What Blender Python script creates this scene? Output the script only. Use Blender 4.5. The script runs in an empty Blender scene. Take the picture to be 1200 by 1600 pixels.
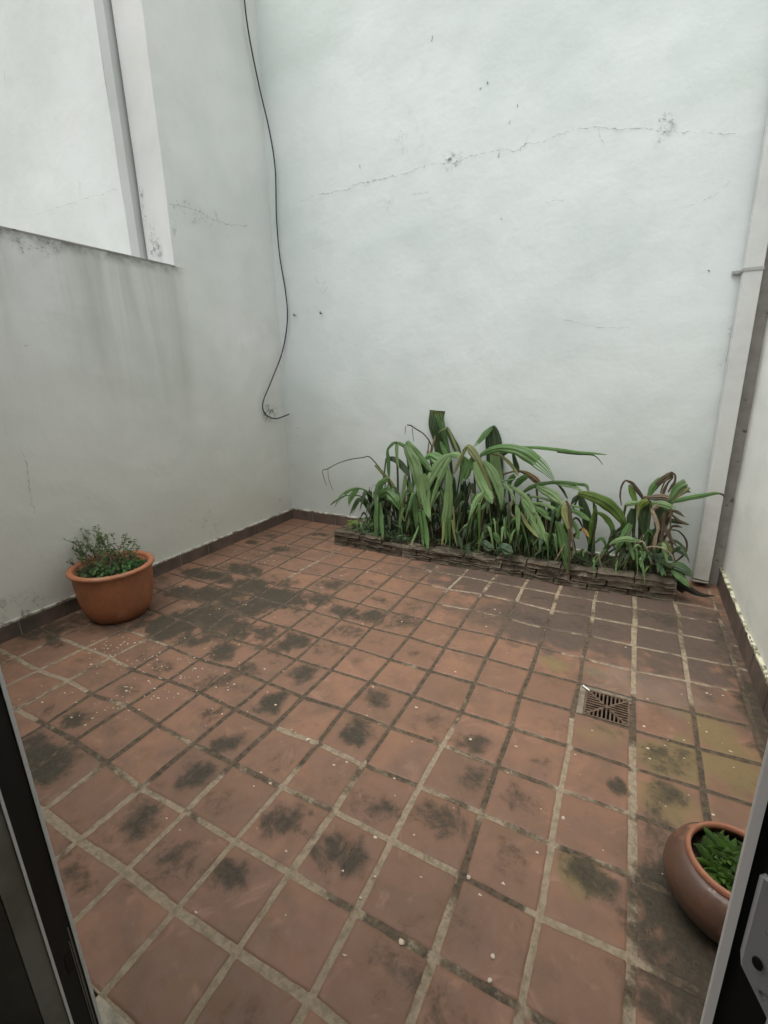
import bpy, bmesh, math, random
from mathutils import Vector, Matrix, noise

# ---------------------------------------------------------------- camera, sky, sun, exposure
S = 0.24            # one floor tile (m).  Scene is laid out in tiles: u = right, v = towards the camera, h = up
CAM_R = [[0.886605, -0.120604, 0.446526], [0.462347, 0.257974, -0.848342], [-0.012879, 0.958595, 0.284482]]
CAM_T = [-0.17284, -3.4642, 1.52451]
LENS = 21.7881
scene = bpy.context.scene
cd = bpy.data.cameras.new('camera'); cam = bpy.data.objects.new('camera', cd); scene.collection.objects.link(cam)
cd.sensor_fit = 'HORIZONTAL'; cd.sensor_width = 36; cd.lens = LENS; cd.clip_start = 0.02; cd.clip_end = 500
m = Matrix(CAM_R).to_4x4(); m.translation = Vector(CAM_T); cam.matrix_world = m
scene.camera = cam
scene.render.resolution_x = 768; scene.render.resolution_y = 1024

SUN_EL, SUN_AZ = math.radians(73), math.radians(215)     # azimuth of the sun, clockwise from +Y
w = bpy.data.worlds.new('World'); scene.world = w; w.use_nodes = True
nt = w.node_tree; bg = nt.nodes['Background']
sky = nt.nodes.new('ShaderNodeTexSky'); sky.sky_type = 'NISHITA'; sky.sun_disc = False
sky.sun_elevation = SUN_EL; sky.sun_rotation = SUN_AZ; sky.dust_density = 4; sky.air_density = 1
hs = nt.nodes.new('ShaderNodeHueSaturation'); hs.inputs['Saturation'].default_value = 0.22
nt.links.new(sky.outputs[0], hs.inputs['Color']); nt.links.new(hs.outputs[0], bg.inputs['Color'])
bg.inputs['Strength'].default_value = 0.15
sl = bpy.data.lights.new('sun', 'SUN'); sl.energy = 0.75; sl.angle = math.radians(60); sl.color = (1, .98, .94)
so = bpy.data.objects.new('sun', sl); scene.collection.objects.link(so)
sd = Vector((math.sin(SUN_AZ)*math.cos(SUN_EL), math.cos(SUN_AZ)*math.cos(SUN_EL), math.sin(SUN_EL)))
so.rotation_euler = sd.to_track_quat('Z', 'Y').to_euler(); so.location = (0, 0, 9)
vs = scene.view_settings; vs.view_transform = 'Standard'; vs.look = 'None'; vs.exposure = 0.78; vs.gamma = 1

# ---------------------------------------------------------------- measured data (tiles)
JIT = {(0,1):(0.019,-0.124),(0,2):(0.023,-0.088),(0,3):(0.008,-0.019),(0,4):(0.006,0.08),(0,5):(0.005,0.097),(0,6):(0.002,0.067),(0,7):(0.009,0.027),(0,8):(0.021,-0.015),(0,9):(0.028,-0.004),(0,10):(0.029,-0.011),(-1,1):(-0.016,-0.128),(-1,2):(0.014,-0.049),(-1,3):(0.002,-0.031),(-1,4):(-0.029,0.084),(-1,5):(-0.003,0.056),(-1,6):(-0.038,0.017),(-1,7):(0.009,0.016),(-1,8):(0.003,0.025),(-1,9):(0.014,0.007),(-1,10):(0.026,0.03),(-2,1):(-0.034,-0.084),(-2,2):(-0.009,0.036),(-2,3):(-0.025,0.101),(-2,4):(-0.02,0.049),(-2,5):(-0.005,0.083),(-2,6):(-0.038,0.055),(-2,7):(0.0,0.02),(-2,8):(-0.017,0.021),(-2,9):(-0.003,-0.011),(-2,10):(0.032,-0.004),(-2,11):(0.031,-0.002),(-3,1):(-0.043,-0.075),(-3,2):(-0.016,-0.06),(-3,3):(-0.017,0.005),(-3,4):(-0.014,0.033),(-3,5):(-0.024,0.048),(-3,6):(0.003,0.052),(-3,7):(0.039,0.043),(-3,8):(0.011,-0.01),(-3,9):(-0.019,-0.031),(-3,10):(-0.012,-0.014),(-3,11):(0.005,-0.0),(-3,12):(0.004,-0.05),(-4,1):(-0.033,-0.053),(-4,2):(-0.041,-0.103),(-4,3):(-0.024,-0.014),(-4,4):(-0.025,0.079),(-4,5):(-0.035,0.079),(-4,6):(-0.013,0.084),(-4,7):(-0.01,0.021),(-4,8):(-0.022,0.019),(-4,9):(-0.033,0.01),(-4,10):(-0.001,-0.033),(-4,11):(-0.023,0.006),(-4,12):(-0.01,-0.025),(-5,1):(0.011,-0.075),(-5,2):(-0.063,0.035),(-5,3):(-0.071,0.079),(-5,4):(-0.014,0.065),(-5,5):(-0.012,0.022),(-5,6):(-0.011,0.093),(-5,7):(-0.023,0.016),(-5,8):(-0.072,0.001),(-5,9):(-0.01,-0.041),(-5,10):(0.013,-0.007),(-5,11):(-0.006,0.01),(-5,12):(-0.001,0.0),(-6,1):(-0.038,-0.024),(-6,2):(-0.092,0.003),(-6,3):(-0.07,0.03),(-6,4):(-0.057,0.068),(-6,5):(-0.075,0.067),(-6,6):(-0.026,0.059),(-6,7):(0.002,0.04),(-6,8):(-0.018,0.071),(-6,9):(-0.006,-0.002),(-6,10):(-0.052,-0.016),(-6,11):(-0.014,0.0),(-6,12):(-0.006,-0.02),(-7,1):(-0.038,-0.085),(-7,2):(-0.032,-0.082),(-7,3):(-0.017,-0.036),(-7,4):(-0.032,0.041),(-7,5):(-0.014,0.051),(-7,6):(0.003,0.062),(-7,7):(0.037,0.065),(-7,8):(0.017,0.037),(-7,9):(-0.01,-0.026),(-7,10):(-0.018,-0.012),(-7,11):(-0.016,0.02),(-7,12):(-0.019,0.013),(-8,2):(-0.046,-0.169),(-8,3):(-0.006,-0.065),(-8,4):(-0.039,0.026),(-8,5):(0.009,0.019),(-8,6):(0.006,0.04),(-8,7):(0.032,0.022),(-8,8):(0.03,-0.022),(-8,9):(-0.032,-0.078),(-8,10):(-0.015,-0.048),(-8,11):(-0.015,-0.04),(-8,12):(0.005,-0.007),(-9,3):(-0.048,-0.103),(-9,4):(-0.069,-0.033),(-9,5):(0.034,0.077),(-9,6):(-0.048,0.054),(-9,7):(0.035,0.079),(-9,8):(-0.014,0.085),(-9,9):(0.013,-0.052),(-9,10):(-0.033,-0.137),(-9,11):(-0.034,-0.087),(-10,3):(-0.076,0.052),(-10,4):(-0.014,0.261),(-10,5):(-0.036,0.018),(-10,6):(-0.079,-0.037),(-10,7):(0.116,0.02),(-10,8):(-0.052,0.035),(-10,9):(-0.031,0.051),(-10,10):(-0.057,-0.019),(-10,11):(0.032,-0.066),(-11,8):(0.104,0.002),(-11,9):(0.032,-0.029),(-11,10):(0.034,-0.064),(-11,11):(0.042,-0.045),(-12,8):(0.163,-0.015),(-12,9):(0.068,-0.001),(-12,10):(0.025,0.028),(1,1):(0.081,-0.146),(1,2):(0.033,-0.108),(1,3):(0.042,-0.035),(1,4):(0.03,-0.038),(1,5):(0.038,0.043),(1,6):(0.02,0.047),(2,1):(0.023,-0.207),(2,2):(0.017,-0.126),(2,3):(0.03,-0.088),(2,4):(0.018,-0.06),(2,5):(0.003,0.0),(2,6):(-0.004,-0.015)}
STAINS = [(-4.57,7.52,0.34,0.3,0.75,'d'),(-4.55,8.49,0.33,0.33,1.0,'d'),(-3.54,7.47,0.35,0.3,0.5,'d'),(-2.47,7.66,0.3,0.28,0.6,'d'),(-2.32,8.41,0.33,0.3,0.7,'d'),(-1.45,8.53,0.35,0.3,0.5,'d'),(-6.48,8.48,0.36,0.34,1.0,'d'),(-6.42,9.65,0.3,0.28,0.95,'d'),(-6.39,10.45,0.22,0.4,0.9,'d'),(-5.73,10.63,0.3,0.2,0.4,'d'),(-4.54,10.39,0.3,0.33,0.8,'d'),(-3.54,10.45,0.38,0.34,0.8,'d'),(-3.28,9.49,0.25,0.2,0.6,'d'),(-2.51,9.31,0.38,0.28,0.65,'d'),(-0.18,7.53,0.13,0.22,0.9,'d'),(-4.65,11.38,0.3,0.28,0.75,'d'),(-6.43,11.5,0.28,0.42,0.65,'d'),(-5.36,11.55,0.25,0.4,0.4,'d'),(-9.65,10.58,0.3,0.22,0.85,'d'),(-8.59,10.43,0.25,0.2,0.5,'d'),(-10.3,10.71,0.25,0.2,0.35,'d'),(-9.55,11.31,0.5,0.35,1.0,'d'),(-8.77,11.4,0.5,0.45,1.0,'d'),(-7.52,6.43,0.4,0.36,1.0,'d'),(-7.75,7.87,0.36,0.32,0.8,'d'),(-6.54,7.45,0.38,0.34,0.85,'d'),(-7.25,9.28,0.35,0.35,0.5,'d'),(-8.66,7.62,0.42,0.36,0.85,'d'),(-8.4,6.36,0.35,0.4,0.7,'d'),(-9.08,6.69,0.4,0.4,0.8,'d'),(-9.84,7.58,0.4,0.35,0.9,'d'),(-9.58,8.7,0.32,0.28,0.7,'d'),(-9.54,9.51,0.3,0.2,0.4,'d'),(-12.44,4.54,0.9,0.4,1.0,'d'),(-12.23,5.76,0.8,0.5,0.9,'d'),(-11.17,5.48,0.8,0.6,1.0,'d'),(-10.85,4.58,0.8,0.6,1.0,'d'),(-9.59,4.7,0.8,0.6,1.0,'d'),(-10.42,6.42,0.7,0.7,0.95,'d'),(-10.93,7.06,0.6,0.7,1.0,'d'),(-9.63,5.62,0.7,0.6,0.9,'d'),(-8.81,4.78,0.7,0.5,0.9,'d'),(-8.25,4.28,0.5,0.45,0.9,'d'),(-8.39,3.38,0.5,0.4,0.7,'d'),(-9.81,3.82,0.4,0.3,0.7,'d'),(-10.68,7.66,0.4,0.4,0.8,'d'),(-6.46,4.55,0.5,0.4,0.75,'d'),(-7.23,4.65,0.4,0.4,0.8,'d'),(-5.48,4.37,0.4,0.35,0.6,'d'),(-6.63,3.49,0.4,0.3,0.4,'d'),(-4.52,5.71,0.3,0.2,0.35,'d'),(-13.7,9.15,0.7,0.5,0.8,'d'),(-13.63,8.39,0.6,0.4,0.7,'d'),(-12.83,9.23,0.3,0.2,0.7,'d'),(-12.35,8.13,0.7,0.4,0.6,'d'),(-13.43,1.5,0.4,0.25,0.9,'d'),(-13.32,0.61,0.35,0.2,0.7,'d'),(-12.09,1.56,0.5,0.28,0.9,'d'),(-11.59,-0.48,0.45,0.22,0.9,'d'),(-12.47,-0.33,0.3,0.2,0.4,'d'),(-11.21,-1.88,0.5,0.2,0.5,'d'),(-1.5,9.54,0.25,0.3,0.35,'d'),(-0.48,9.27,0.33,0.3,0.75,'d'),(-0.55,9.34,0.34,0.32,0.8,'g'),(-1.53,4.63,0.38,0.3,0.8,'g'),(-0.74,4.5,0.45,0.3,0.5,'g'),(0.65,6.49,0.6,0.5,0.9,'g'),(0.5,6.64,0.4,0.35,0.5,'d'),(1.51,6.43,0.7,0.6,0.8,'g'),(1.45,5.51,0.7,0.6,0.8,'g'),(0.55,7.45,0.5,0.5,0.7,'g'),(0.52,7.34,0.38,0.33,0.75,'d'),(0.36,8.13,0.3,0.6,0.6,'d'),(0.54,9.0,0.5,0.45,1.0,'d'),(0.61,9.36,0.45,0.45,1.0,'d'),(0.34,10.22,0.5,0.4,0.6,'d'),(0.25,9.06,0.3,0.3,0.8,'d'),(0.68,9.68,0.4,0.4,0.8,'d'),(-0.44,6.47,0.4,0.35,0.5,'g'),(-2.33,11.22,0.45,0.4,0.35,'d'),(-4.32,12.43,0.25,0.5,0.35,'g'),(-1.95,10.59,0.3,0.3,0.25,'d'),(-0.89,10.61,0.3,0.3,0.25,'d'),(-1.97,11.32,0.3,0.3,0.3,'d'),(2.1,4.44,0.3,1.6,0.8,'d'),(1.94,1.74,0.3,1.6,0.5,'d'),(-6.39,11.88,0.2,0.2,0.2,'d'),(-4.98,7.57,0.1,0.1,0.3,'d'),(-9.75,10.07,0.2,0.15,0.3,'d'),(-5.86,-0.16,3.0,0.6,0.8,'f'),(-3.37,0.93,3.4,1.3,0.95,'f'),(-0.65,1.2,2.8,2.2,1.0,'f'),(0.99,1.88,1.8,2.4,1.0,'f'),(-1.77,2.9,2.0,1.3,0.95,'f'),(-3.53,3.22,1.4,0.7,0.6,'f'),(-5.04,3.15,1.2,0.6,0.35,'f'),(-7.28,2.04,1.2,0.8,0.25,'f'),(1.27,4.44,1.2,1.2,0.5,'f'),(0.36,4.68,1.0,0.5,0.5,'w'),(-0.36,4.44,0.6,0.3,0.6,'w'),(-9.46,6.88,1.1,0.6,0.7,'d'),(-11.86,3.68,1.0,0.4,0.85,'d'),(-13.96,5.56,0.6,0.4,0.6,'d'),(-13.23,4.64,0.7,0.35,0.8,'d'),(-7.67,3.03,0.5,0.4,0.5,'d'),(-6.61,5.47,0.4,0.35,0.6,'d'),(-7.67,6.98,0.4,0.35,0.6,'d'),(-11.26,7.41,0.8,0.5,0.8,'d'),(-8.02,8.64,0.4,0.4,0.5,'d'),(2.9,-0.14,0.3,0.8,0.6,'d'),(-13.24,10.19,0.6,0.5,0.4,'d')]
CHIPS = [(-2.357, 11.037), (-1.372, 10.692), (-1.339, 10.923), (-5.218, 8.978), (-1.884, 9.98), (-0.895, 8.521)]
FLAKES = [(-11.89,8.64),(-10.95,8.93),(-10.39,8.52),(-11.55,8.71),(-10.07,8.97),(-11.3,8.39),(-10.88,9.36),(-11.54,8.28),(-11.46,8.5),(-11.47,8.81),(-11.13,9.07),(-11.23,8.64),(-10.49,8.87),(-11.89,9.11),(-11.53,8.97),(-11.6,9.09),(-11.11,8.71),(-11.64,8.93),(-12.05,8.71),(-11.28,8.44),(-10.17,8.66),(-11.85,9.32),(-11.51,9.05),(-11.72,8.25),(-11.19,8.77),(-10.93,8.23),(-11.02,8.31),(-11.46,8.65),(-10.08,8.56),(-9.59,8.34),(-10.28,8.77),(-11.3,8.9),(-10.46,8.34),(-10.9,8.72),(-10.81,8.53),(-10.97,8.86),(-11.25,8.53),(-11.01,8.22),(-12.08,8.75),(-10.63,8.45),(-11.9,8.73),(-11.16,8.4),(-11.37,9.22),(-11.69,8.99),(-11.15,8.66),(-10.54,9.09),(-11.72,8.59),(-11.96,9.17),(-11.06,8.92),(-11.39,8.77),(-11.53,8.82),(-11.04,8.64),(-10.29,9.18),(-11.33,8.25),(-10.02,8.44),(-11.11,9.2),(-11.2,8.62),(-11.67,8.68),(-10.59,9.01),(-10.99,8.95),(-8.83,7.8),(-9.4,8.64),(-10.55,8.78),(-9.23,8.98),(-9.7,9.0),(-8.86,8.72),(-8.71,8.74),(-8.39,9.28),(-8.99,8.69),(-9.41,8.28),(-9.26,9.19),(-8.42,9.16),(-10.12,8.28),(-7.86,8.65),(-9.41,9.57),(-10.29,8.13),(-9.9,8.77),(-8.82,8.06),(-9.69,8.81),(-10.08,8.61),(-8.83,9.13),(-9.47,8.3),(-10.03,9.2),(-10.13,8.81),(-9.5,9.9),(-9.31,8.19),(-8.34,9.02),(-11.11,9.35),(-9.35,9.16),(-9.59,8.78),(-8.67,9.44),(-8.36,8.0),(-8.81,9.9),(-10.27,8.92),(-9.18,8.98),(-8.65,8.67),(-9.69,9.25),(-8.5,9.36),(-10.07,8.33),(-9.37,9.59),(-10.82,8.19),(-9.75,9.0),(-9.16,8.09),(-8.69,8.91),(-9.91,8.97),(-7.74,8.91),(-8.77,8.7),(-8.81,8.45),(-9.88,8.54),(-9.45,8.8),(-7.87,7.95),(-8.15,8.91),(-9.01,9.27),(-10.64,9.5),(-10.07,7.6),(-9.6,9.5),(-10.1,8.5),(-9.89,8.75),(-8.8,8.78),(-9.89,8.67),(-8.69,10.14),(-8.71,9.85),(-9.81,9.44),(-9.31,10.16),(-9.47,9.48),(-10.07,10.29),(-9.51,9.78),(-9.24,9.95),(-8.62,9.95),(-8.13,9.86),(-8.81,9.44),(-9.0,9.93),(-9.12,10.02),(-8.79,9.19),(-9.7,10.59),(-8.87,9.96),(-9.25,10.59),(-8.77,9.52),(-9.32,9.91),(-9.37,9.75),(-9.31,10.42),(-9.15,9.81),(-10.16,9.02),(-8.98,9.53),(-9.3,9.88),(-9.39,10.28),(-9.97,9.73),(-9.6,10.07),(-8.95,9.38),(-9.61,10.49),(-9.3,10.39),(-9.48,9.59),(-9.35,10.09),(-8.71,9.45),(-7.88,10.05),(-9.23,7.72),(-10.06,7.83),(-9.17,8.19),(-8.64,9.21),(-11.11,8.44),(-6.36,8.51),(-7.57,8.6),(-6.77,8.28),(-9.1,7.56),(-8.79,7.99),(-9.21,8.22),(-8.46,8.27),(-8.62,7.2),(-7.16,9.57),(-7.41,9.17),(-6.72,8.92),(-8.76,7.2),(-8.65,8.31),(-9.56,8.67),(-10.48,7.68),(-8.09,8.38),(-9.4,8.04),(-8.84,8.39),(-8.49,8.57),(-8.2,8.85),(-7.63,8.54),(-9.1,8.28),(-8.06,8.21),(-10.45,6.44),(-9.63,9.52),(-7.13,9.19),(-7.59,8.4),(-9.32,7.42),(-8.05,7.77),(-7.74,8.45),(-7.45,8.94),(-8.8,8.38),(-9.03,8.5),(-7.37,7.69),(-6.95,8.63),(-11.58,2.9),(-11.22,1.49),(-13.37,2.53),(-13.11,2.06),(-11.04,1.68),(-13.84,4.73),(-11.42,2.6),(-12.42,2.36),(-12.8,3.43),(-11.29,2.86),(-12.9,2.5),(-12.56,3.61),(-11.24,1.8),(-12.84,3.85),(-11.64,2.84),(-13.46,3.33),(-12.3,2.96),(-12.01,1.07),(-12.16,3.1),(-13.34,3.76),(-12.67,3.75),(-12.12,2.7),(-10.0,2.16),(-11.84,1.35),(-13.27,3.74),(-11.78,2.31),(-12.48,1.77),(-13.29,2.08),(-12.74,2.4),(-13.71,3.33),(-11.07,1.14),(-13.09,3.83),(-12.51,4.07),(-12.58,2.81),(-11.59,3.6),(-11.81,2.79),(-13.49,1.79),(-13.21,4.2),(-11.61,2.68),(-12.39,2.18),(-12.98,2.15),(-12.8,2.23),(-12.94,3.28),(-12.97,3.45),(-12.14,2.82),(-11.97,1.15),(-11.22,10.77),(-8.95,10.48),(-9.68,10.15),(-10.7,10.6),(-10.96,9.42),(-11.29,10.31),(-12.83,8.61),(-10.46,10.14),(-10.59,10.22),(-11.07,9.51),(-6.65,1.52),(-8.8,2.95),(-10.98,2.32),(-7.67,1.54),(-9.84,1.39),(-6.9,2.07),(-11.23,3.03),(-8.56,2.64),(-6.51,2.56),(-4.73,1.65),(-7.79,3.2),(-6.78,1.81),(-11.72,2.47),(-5.94,1.67),(-7.94,2.0),(-10.05,3.69),(-5.12,2.26),(-7.27,1.86),(-8.64,3.67),(-6.75,1.86),(-9.38,0.67),(-7.68,2.73),(-10.16,2.7),(-12.18,5.45),(-6.41,1.66),(-7.98,1.83),(-3.45,2.67),(-3.63,3.04),(-2.8,4.05),(-5.23,4.11),(-4.5,2.28),(-6.37,5.0),(-4.92,2.92),(-2.83,1.52),(-3.27,2.81),(-2.02,3.2),(-4.25,4.22),(-3.39,3.07),(-3.41,3.68),(-4.91,3.95),(-1.05,6.29),(1.34,4.25),(-3.8,7.31),(-6.94,7.56),(-5.53,8.93),(-5.4,10.18),(-0.17,3.15),(-1.82,7.44),(-2.44,10.26),(-0.87,7.17),(-5.49,3.79),(-2.3,6.06),(-3.51,8.17),(-1.14,9.23),(-1.21,8.52),(-4.32,9.09),(-2.64,4.64),(1.4,4.28),(-5.84,11.25),(1.62,4.2),(-3.74,11.43),(-5.49,4.43),(-4.25,10.79),(-2.05,8.34),(-0.76,7.58),(-6.6,6.18),(-3.49,5.87),(-3.24,10.05),(-2.59,7.64),(-3.44,9.02),(-2.08,4.68),(-2.76,9.77),(-2.36,6.06),(-8.71,5.75),(-4.85,10.72),(-4.88,7.14),(-5.64,8.91),(-4.57,7.95),(-5.48,9.92),(-0.05,5.29),(-2.88,11.45),(-6.17,11.21),(-2.98,10.53),(-3.29,9.31),(-1.82,8.08),(-9.22,10.05),(-0.66,6.43),(-1.04,10.05),(-0.34,8.79),(-3.4,10.66),(-4.48,9.24),(0.79,7.23),(1.78,8.46),(-3.02,10.84),(0.79,6.42),(-5.2,10.02),(-1.69,10.12),(-2.4,9.1),(-2.86,11.44),(0.37,8.78),(-4.75,11.91),(-1.46,9.85),(1.5,6.28),(0.26,5.0),(1.41,5.74),(1.2,5.53),(0.24,6.45),(1.51,5.89),(0.19,5.88),(0.51,6.24),(1.08,7.46),(0.93,5.41),(0.82,5.95),(0.56,6.08),(0.88,4.53),(1.1,5.41),(0.27,6.69),(0.46,7.62),(-9.95,5.56),(-11.68,5.75),(-10.25,4.64),(-11.86,3.02),(-9.65,6.3),(-10.19,5.55),(-10.25,4.37),(-11.43,6.3),(-8.98,5.51),(-10.46,6.08),(-11.28,4.25),(-12.68,5.97),(-12.7,5.55),(-10.01,5.6),(-9.24,7.02)]
CABLE = [(-13.98, -1.235, 19.56), (-13.98, -1.15, 18.511), (-13.98, -1.262, 17.527), (-13.98, -1.585, 16.304), (-13.767, -1.72, 14.961), (-13.622, -1.72, 13.727), (-13.718, -1.72, 12.166), (-13.691, -1.72, 10.841), (-13.524, -1.72, 9.565), (-13.524, -1.72, 8.5), (-13.903, -1.72, 7.286), (-13.98, -0.994, 6.146), (-13.98, -0.438, 5.409), (-13.98, -0.352, 5.034), (-13.98, -0.587, 4.76), (-13.98, -1.129, 4.61), (-13.76, -1.72, 4.755)]
CRACKS_BACK = [[(-12.63,12.57),(-11.84,12.65),(-11.2,12.65),(-10.66,12.62),(-10.13,12.71),(-9.49,12.71),(-9.0,12.7),(-8.35,12.7),(-7.94,12.75),(-7.53,12.81),(-7.05,12.75),(-6.58,12.7),(-6.2,12.77),(-5.96,12.77),(-5.5,12.77),(-5.11,12.76),(-4.67,12.64),(-4.45,12.76),(-3.91,12.75),(-3.39,12.83),(-3.06,12.85),(-2.48,12.79),(-2.06,12.63),(-1.43,12.53),(-0.82,12.34),(-0.45,12.23),(-0.09,12.18),(0.34,12.04),(0.75,11.97)],[(-7.37,8.21),(-7.11,8.23),(-6.89,8.12)],[(-0.27,10.51),(0.16,10.55),(0.61,10.74),(0.78,10.95)],[(-3.78,11.15),(-3.42,11.16),(-3.17,11.17)],[(-2.48,12.79),(-2.4,12.52),(-2.28,12.35)],[(-4.45,12.76),(-4.36,12.96),(-4.19,13.12)],[(-8.17,12.06),(-7.82,12.06),(-7.48,12.04)],[(-2.94,7.88),(-2.19,7.69),(-1.48,7.58),(-0.81,7.58)],[(1.42,7.7),(1.4,7.3),(1.4,6.89),(1.46,6.14)]]
TICKS = [[(-7.41,16.12),(-7.45,15.97)],[(-4.73,13.8),(-4.74,13.73)],[(-4.91,13.45),(-4.94,13.38)],[(-5.2,12.68),(-5.22,12.57)],[(-5.65,14.56),(-5.65,14.49)],[(-5.84,14.46),(-5.86,14.42)],[(0.65,8.9),(0.67,8.88)],[(-13.46,4.18),(-13.43,4.13)],[(-10.06,13.26),(-10.01,13.14)],[(-13.49,3.82),(-13.5,3.77)],[(-5.04,10.94),(-5.02,10.92)]]
CRACKS_LEFT = [[(2.98,11.43),(2.67,11.48),(2.3,11.52),(1.92,11.53),(1.66,11.52),(1.26,11.43),(0.92,11.46),(0.48,11.46),(-0.44,11.66)],[(8.37,4.13),(8.41,3.73),(8.43,3.4),(8.42,3.0)],[(8.42,4.71),(8.35,4.38),(8.37,4.13)],[(7.23,9.42),(7.02,9.42),(6.86,9.49)],[(2.75,8.73),(2.73,8.54)]]
CRACKS_NB = [[(-20.26,11.95),(-19.06,11.97),(-17.95,11.97),(-17.06,12.0),(-16.57,11.95),(-16.06,12.01),(-15.72,11.97)],[(-20.54,16.18),(-20.71,15.73)],[(-17.57,12.56),(-17.68,12.13)]]
PATCHES = [(-6.73,12.76,0.36,0.9),(-0.98,12.45,0.42,0.7),(-10.03,13.19,0.12,0.6),(-9.79,12.65,0.12,0.6),(-12.39,12.53,0.2,0.4),(-6.84,12.9,0.15,0.7),(1.42,7.46,0.3,0.4),(1.48,6.39,0.3,0.4),(-9.01,11.95,0.3,0.25),(-8.17,13.77,0.8,0.2),(-11.95,9.56,0.6,0.15)]
PATCHES_LEFT = [(-0.81,4.84,0.42,0.75),(7.22,9.44,0.35,0.8),(6.82,9.68,0.35,0.6),(7.34,0.24,0.5,0.5),(9.44,0.51,0.7,0.5),(1.32,0.11,0.5,0.4),(7.79,7.16,0.06,1.0),(2.31,11.41,0.5,0.35),(1.26,11.45,0.45,0.3)]
PATCHES_STEP = [(-15.01,10.2,0.5,0.8),(-14.91,11.0,0.5,0.6),(-15.15,11.39,0.35,0.8),(-15.15,11.92,0.3,0.9),(-14.69,10.25,0.4,0.5)]
NAILS = [(-13.192, -1.85, 8.659), (-11.914, -1.85, 8.648)]
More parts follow.
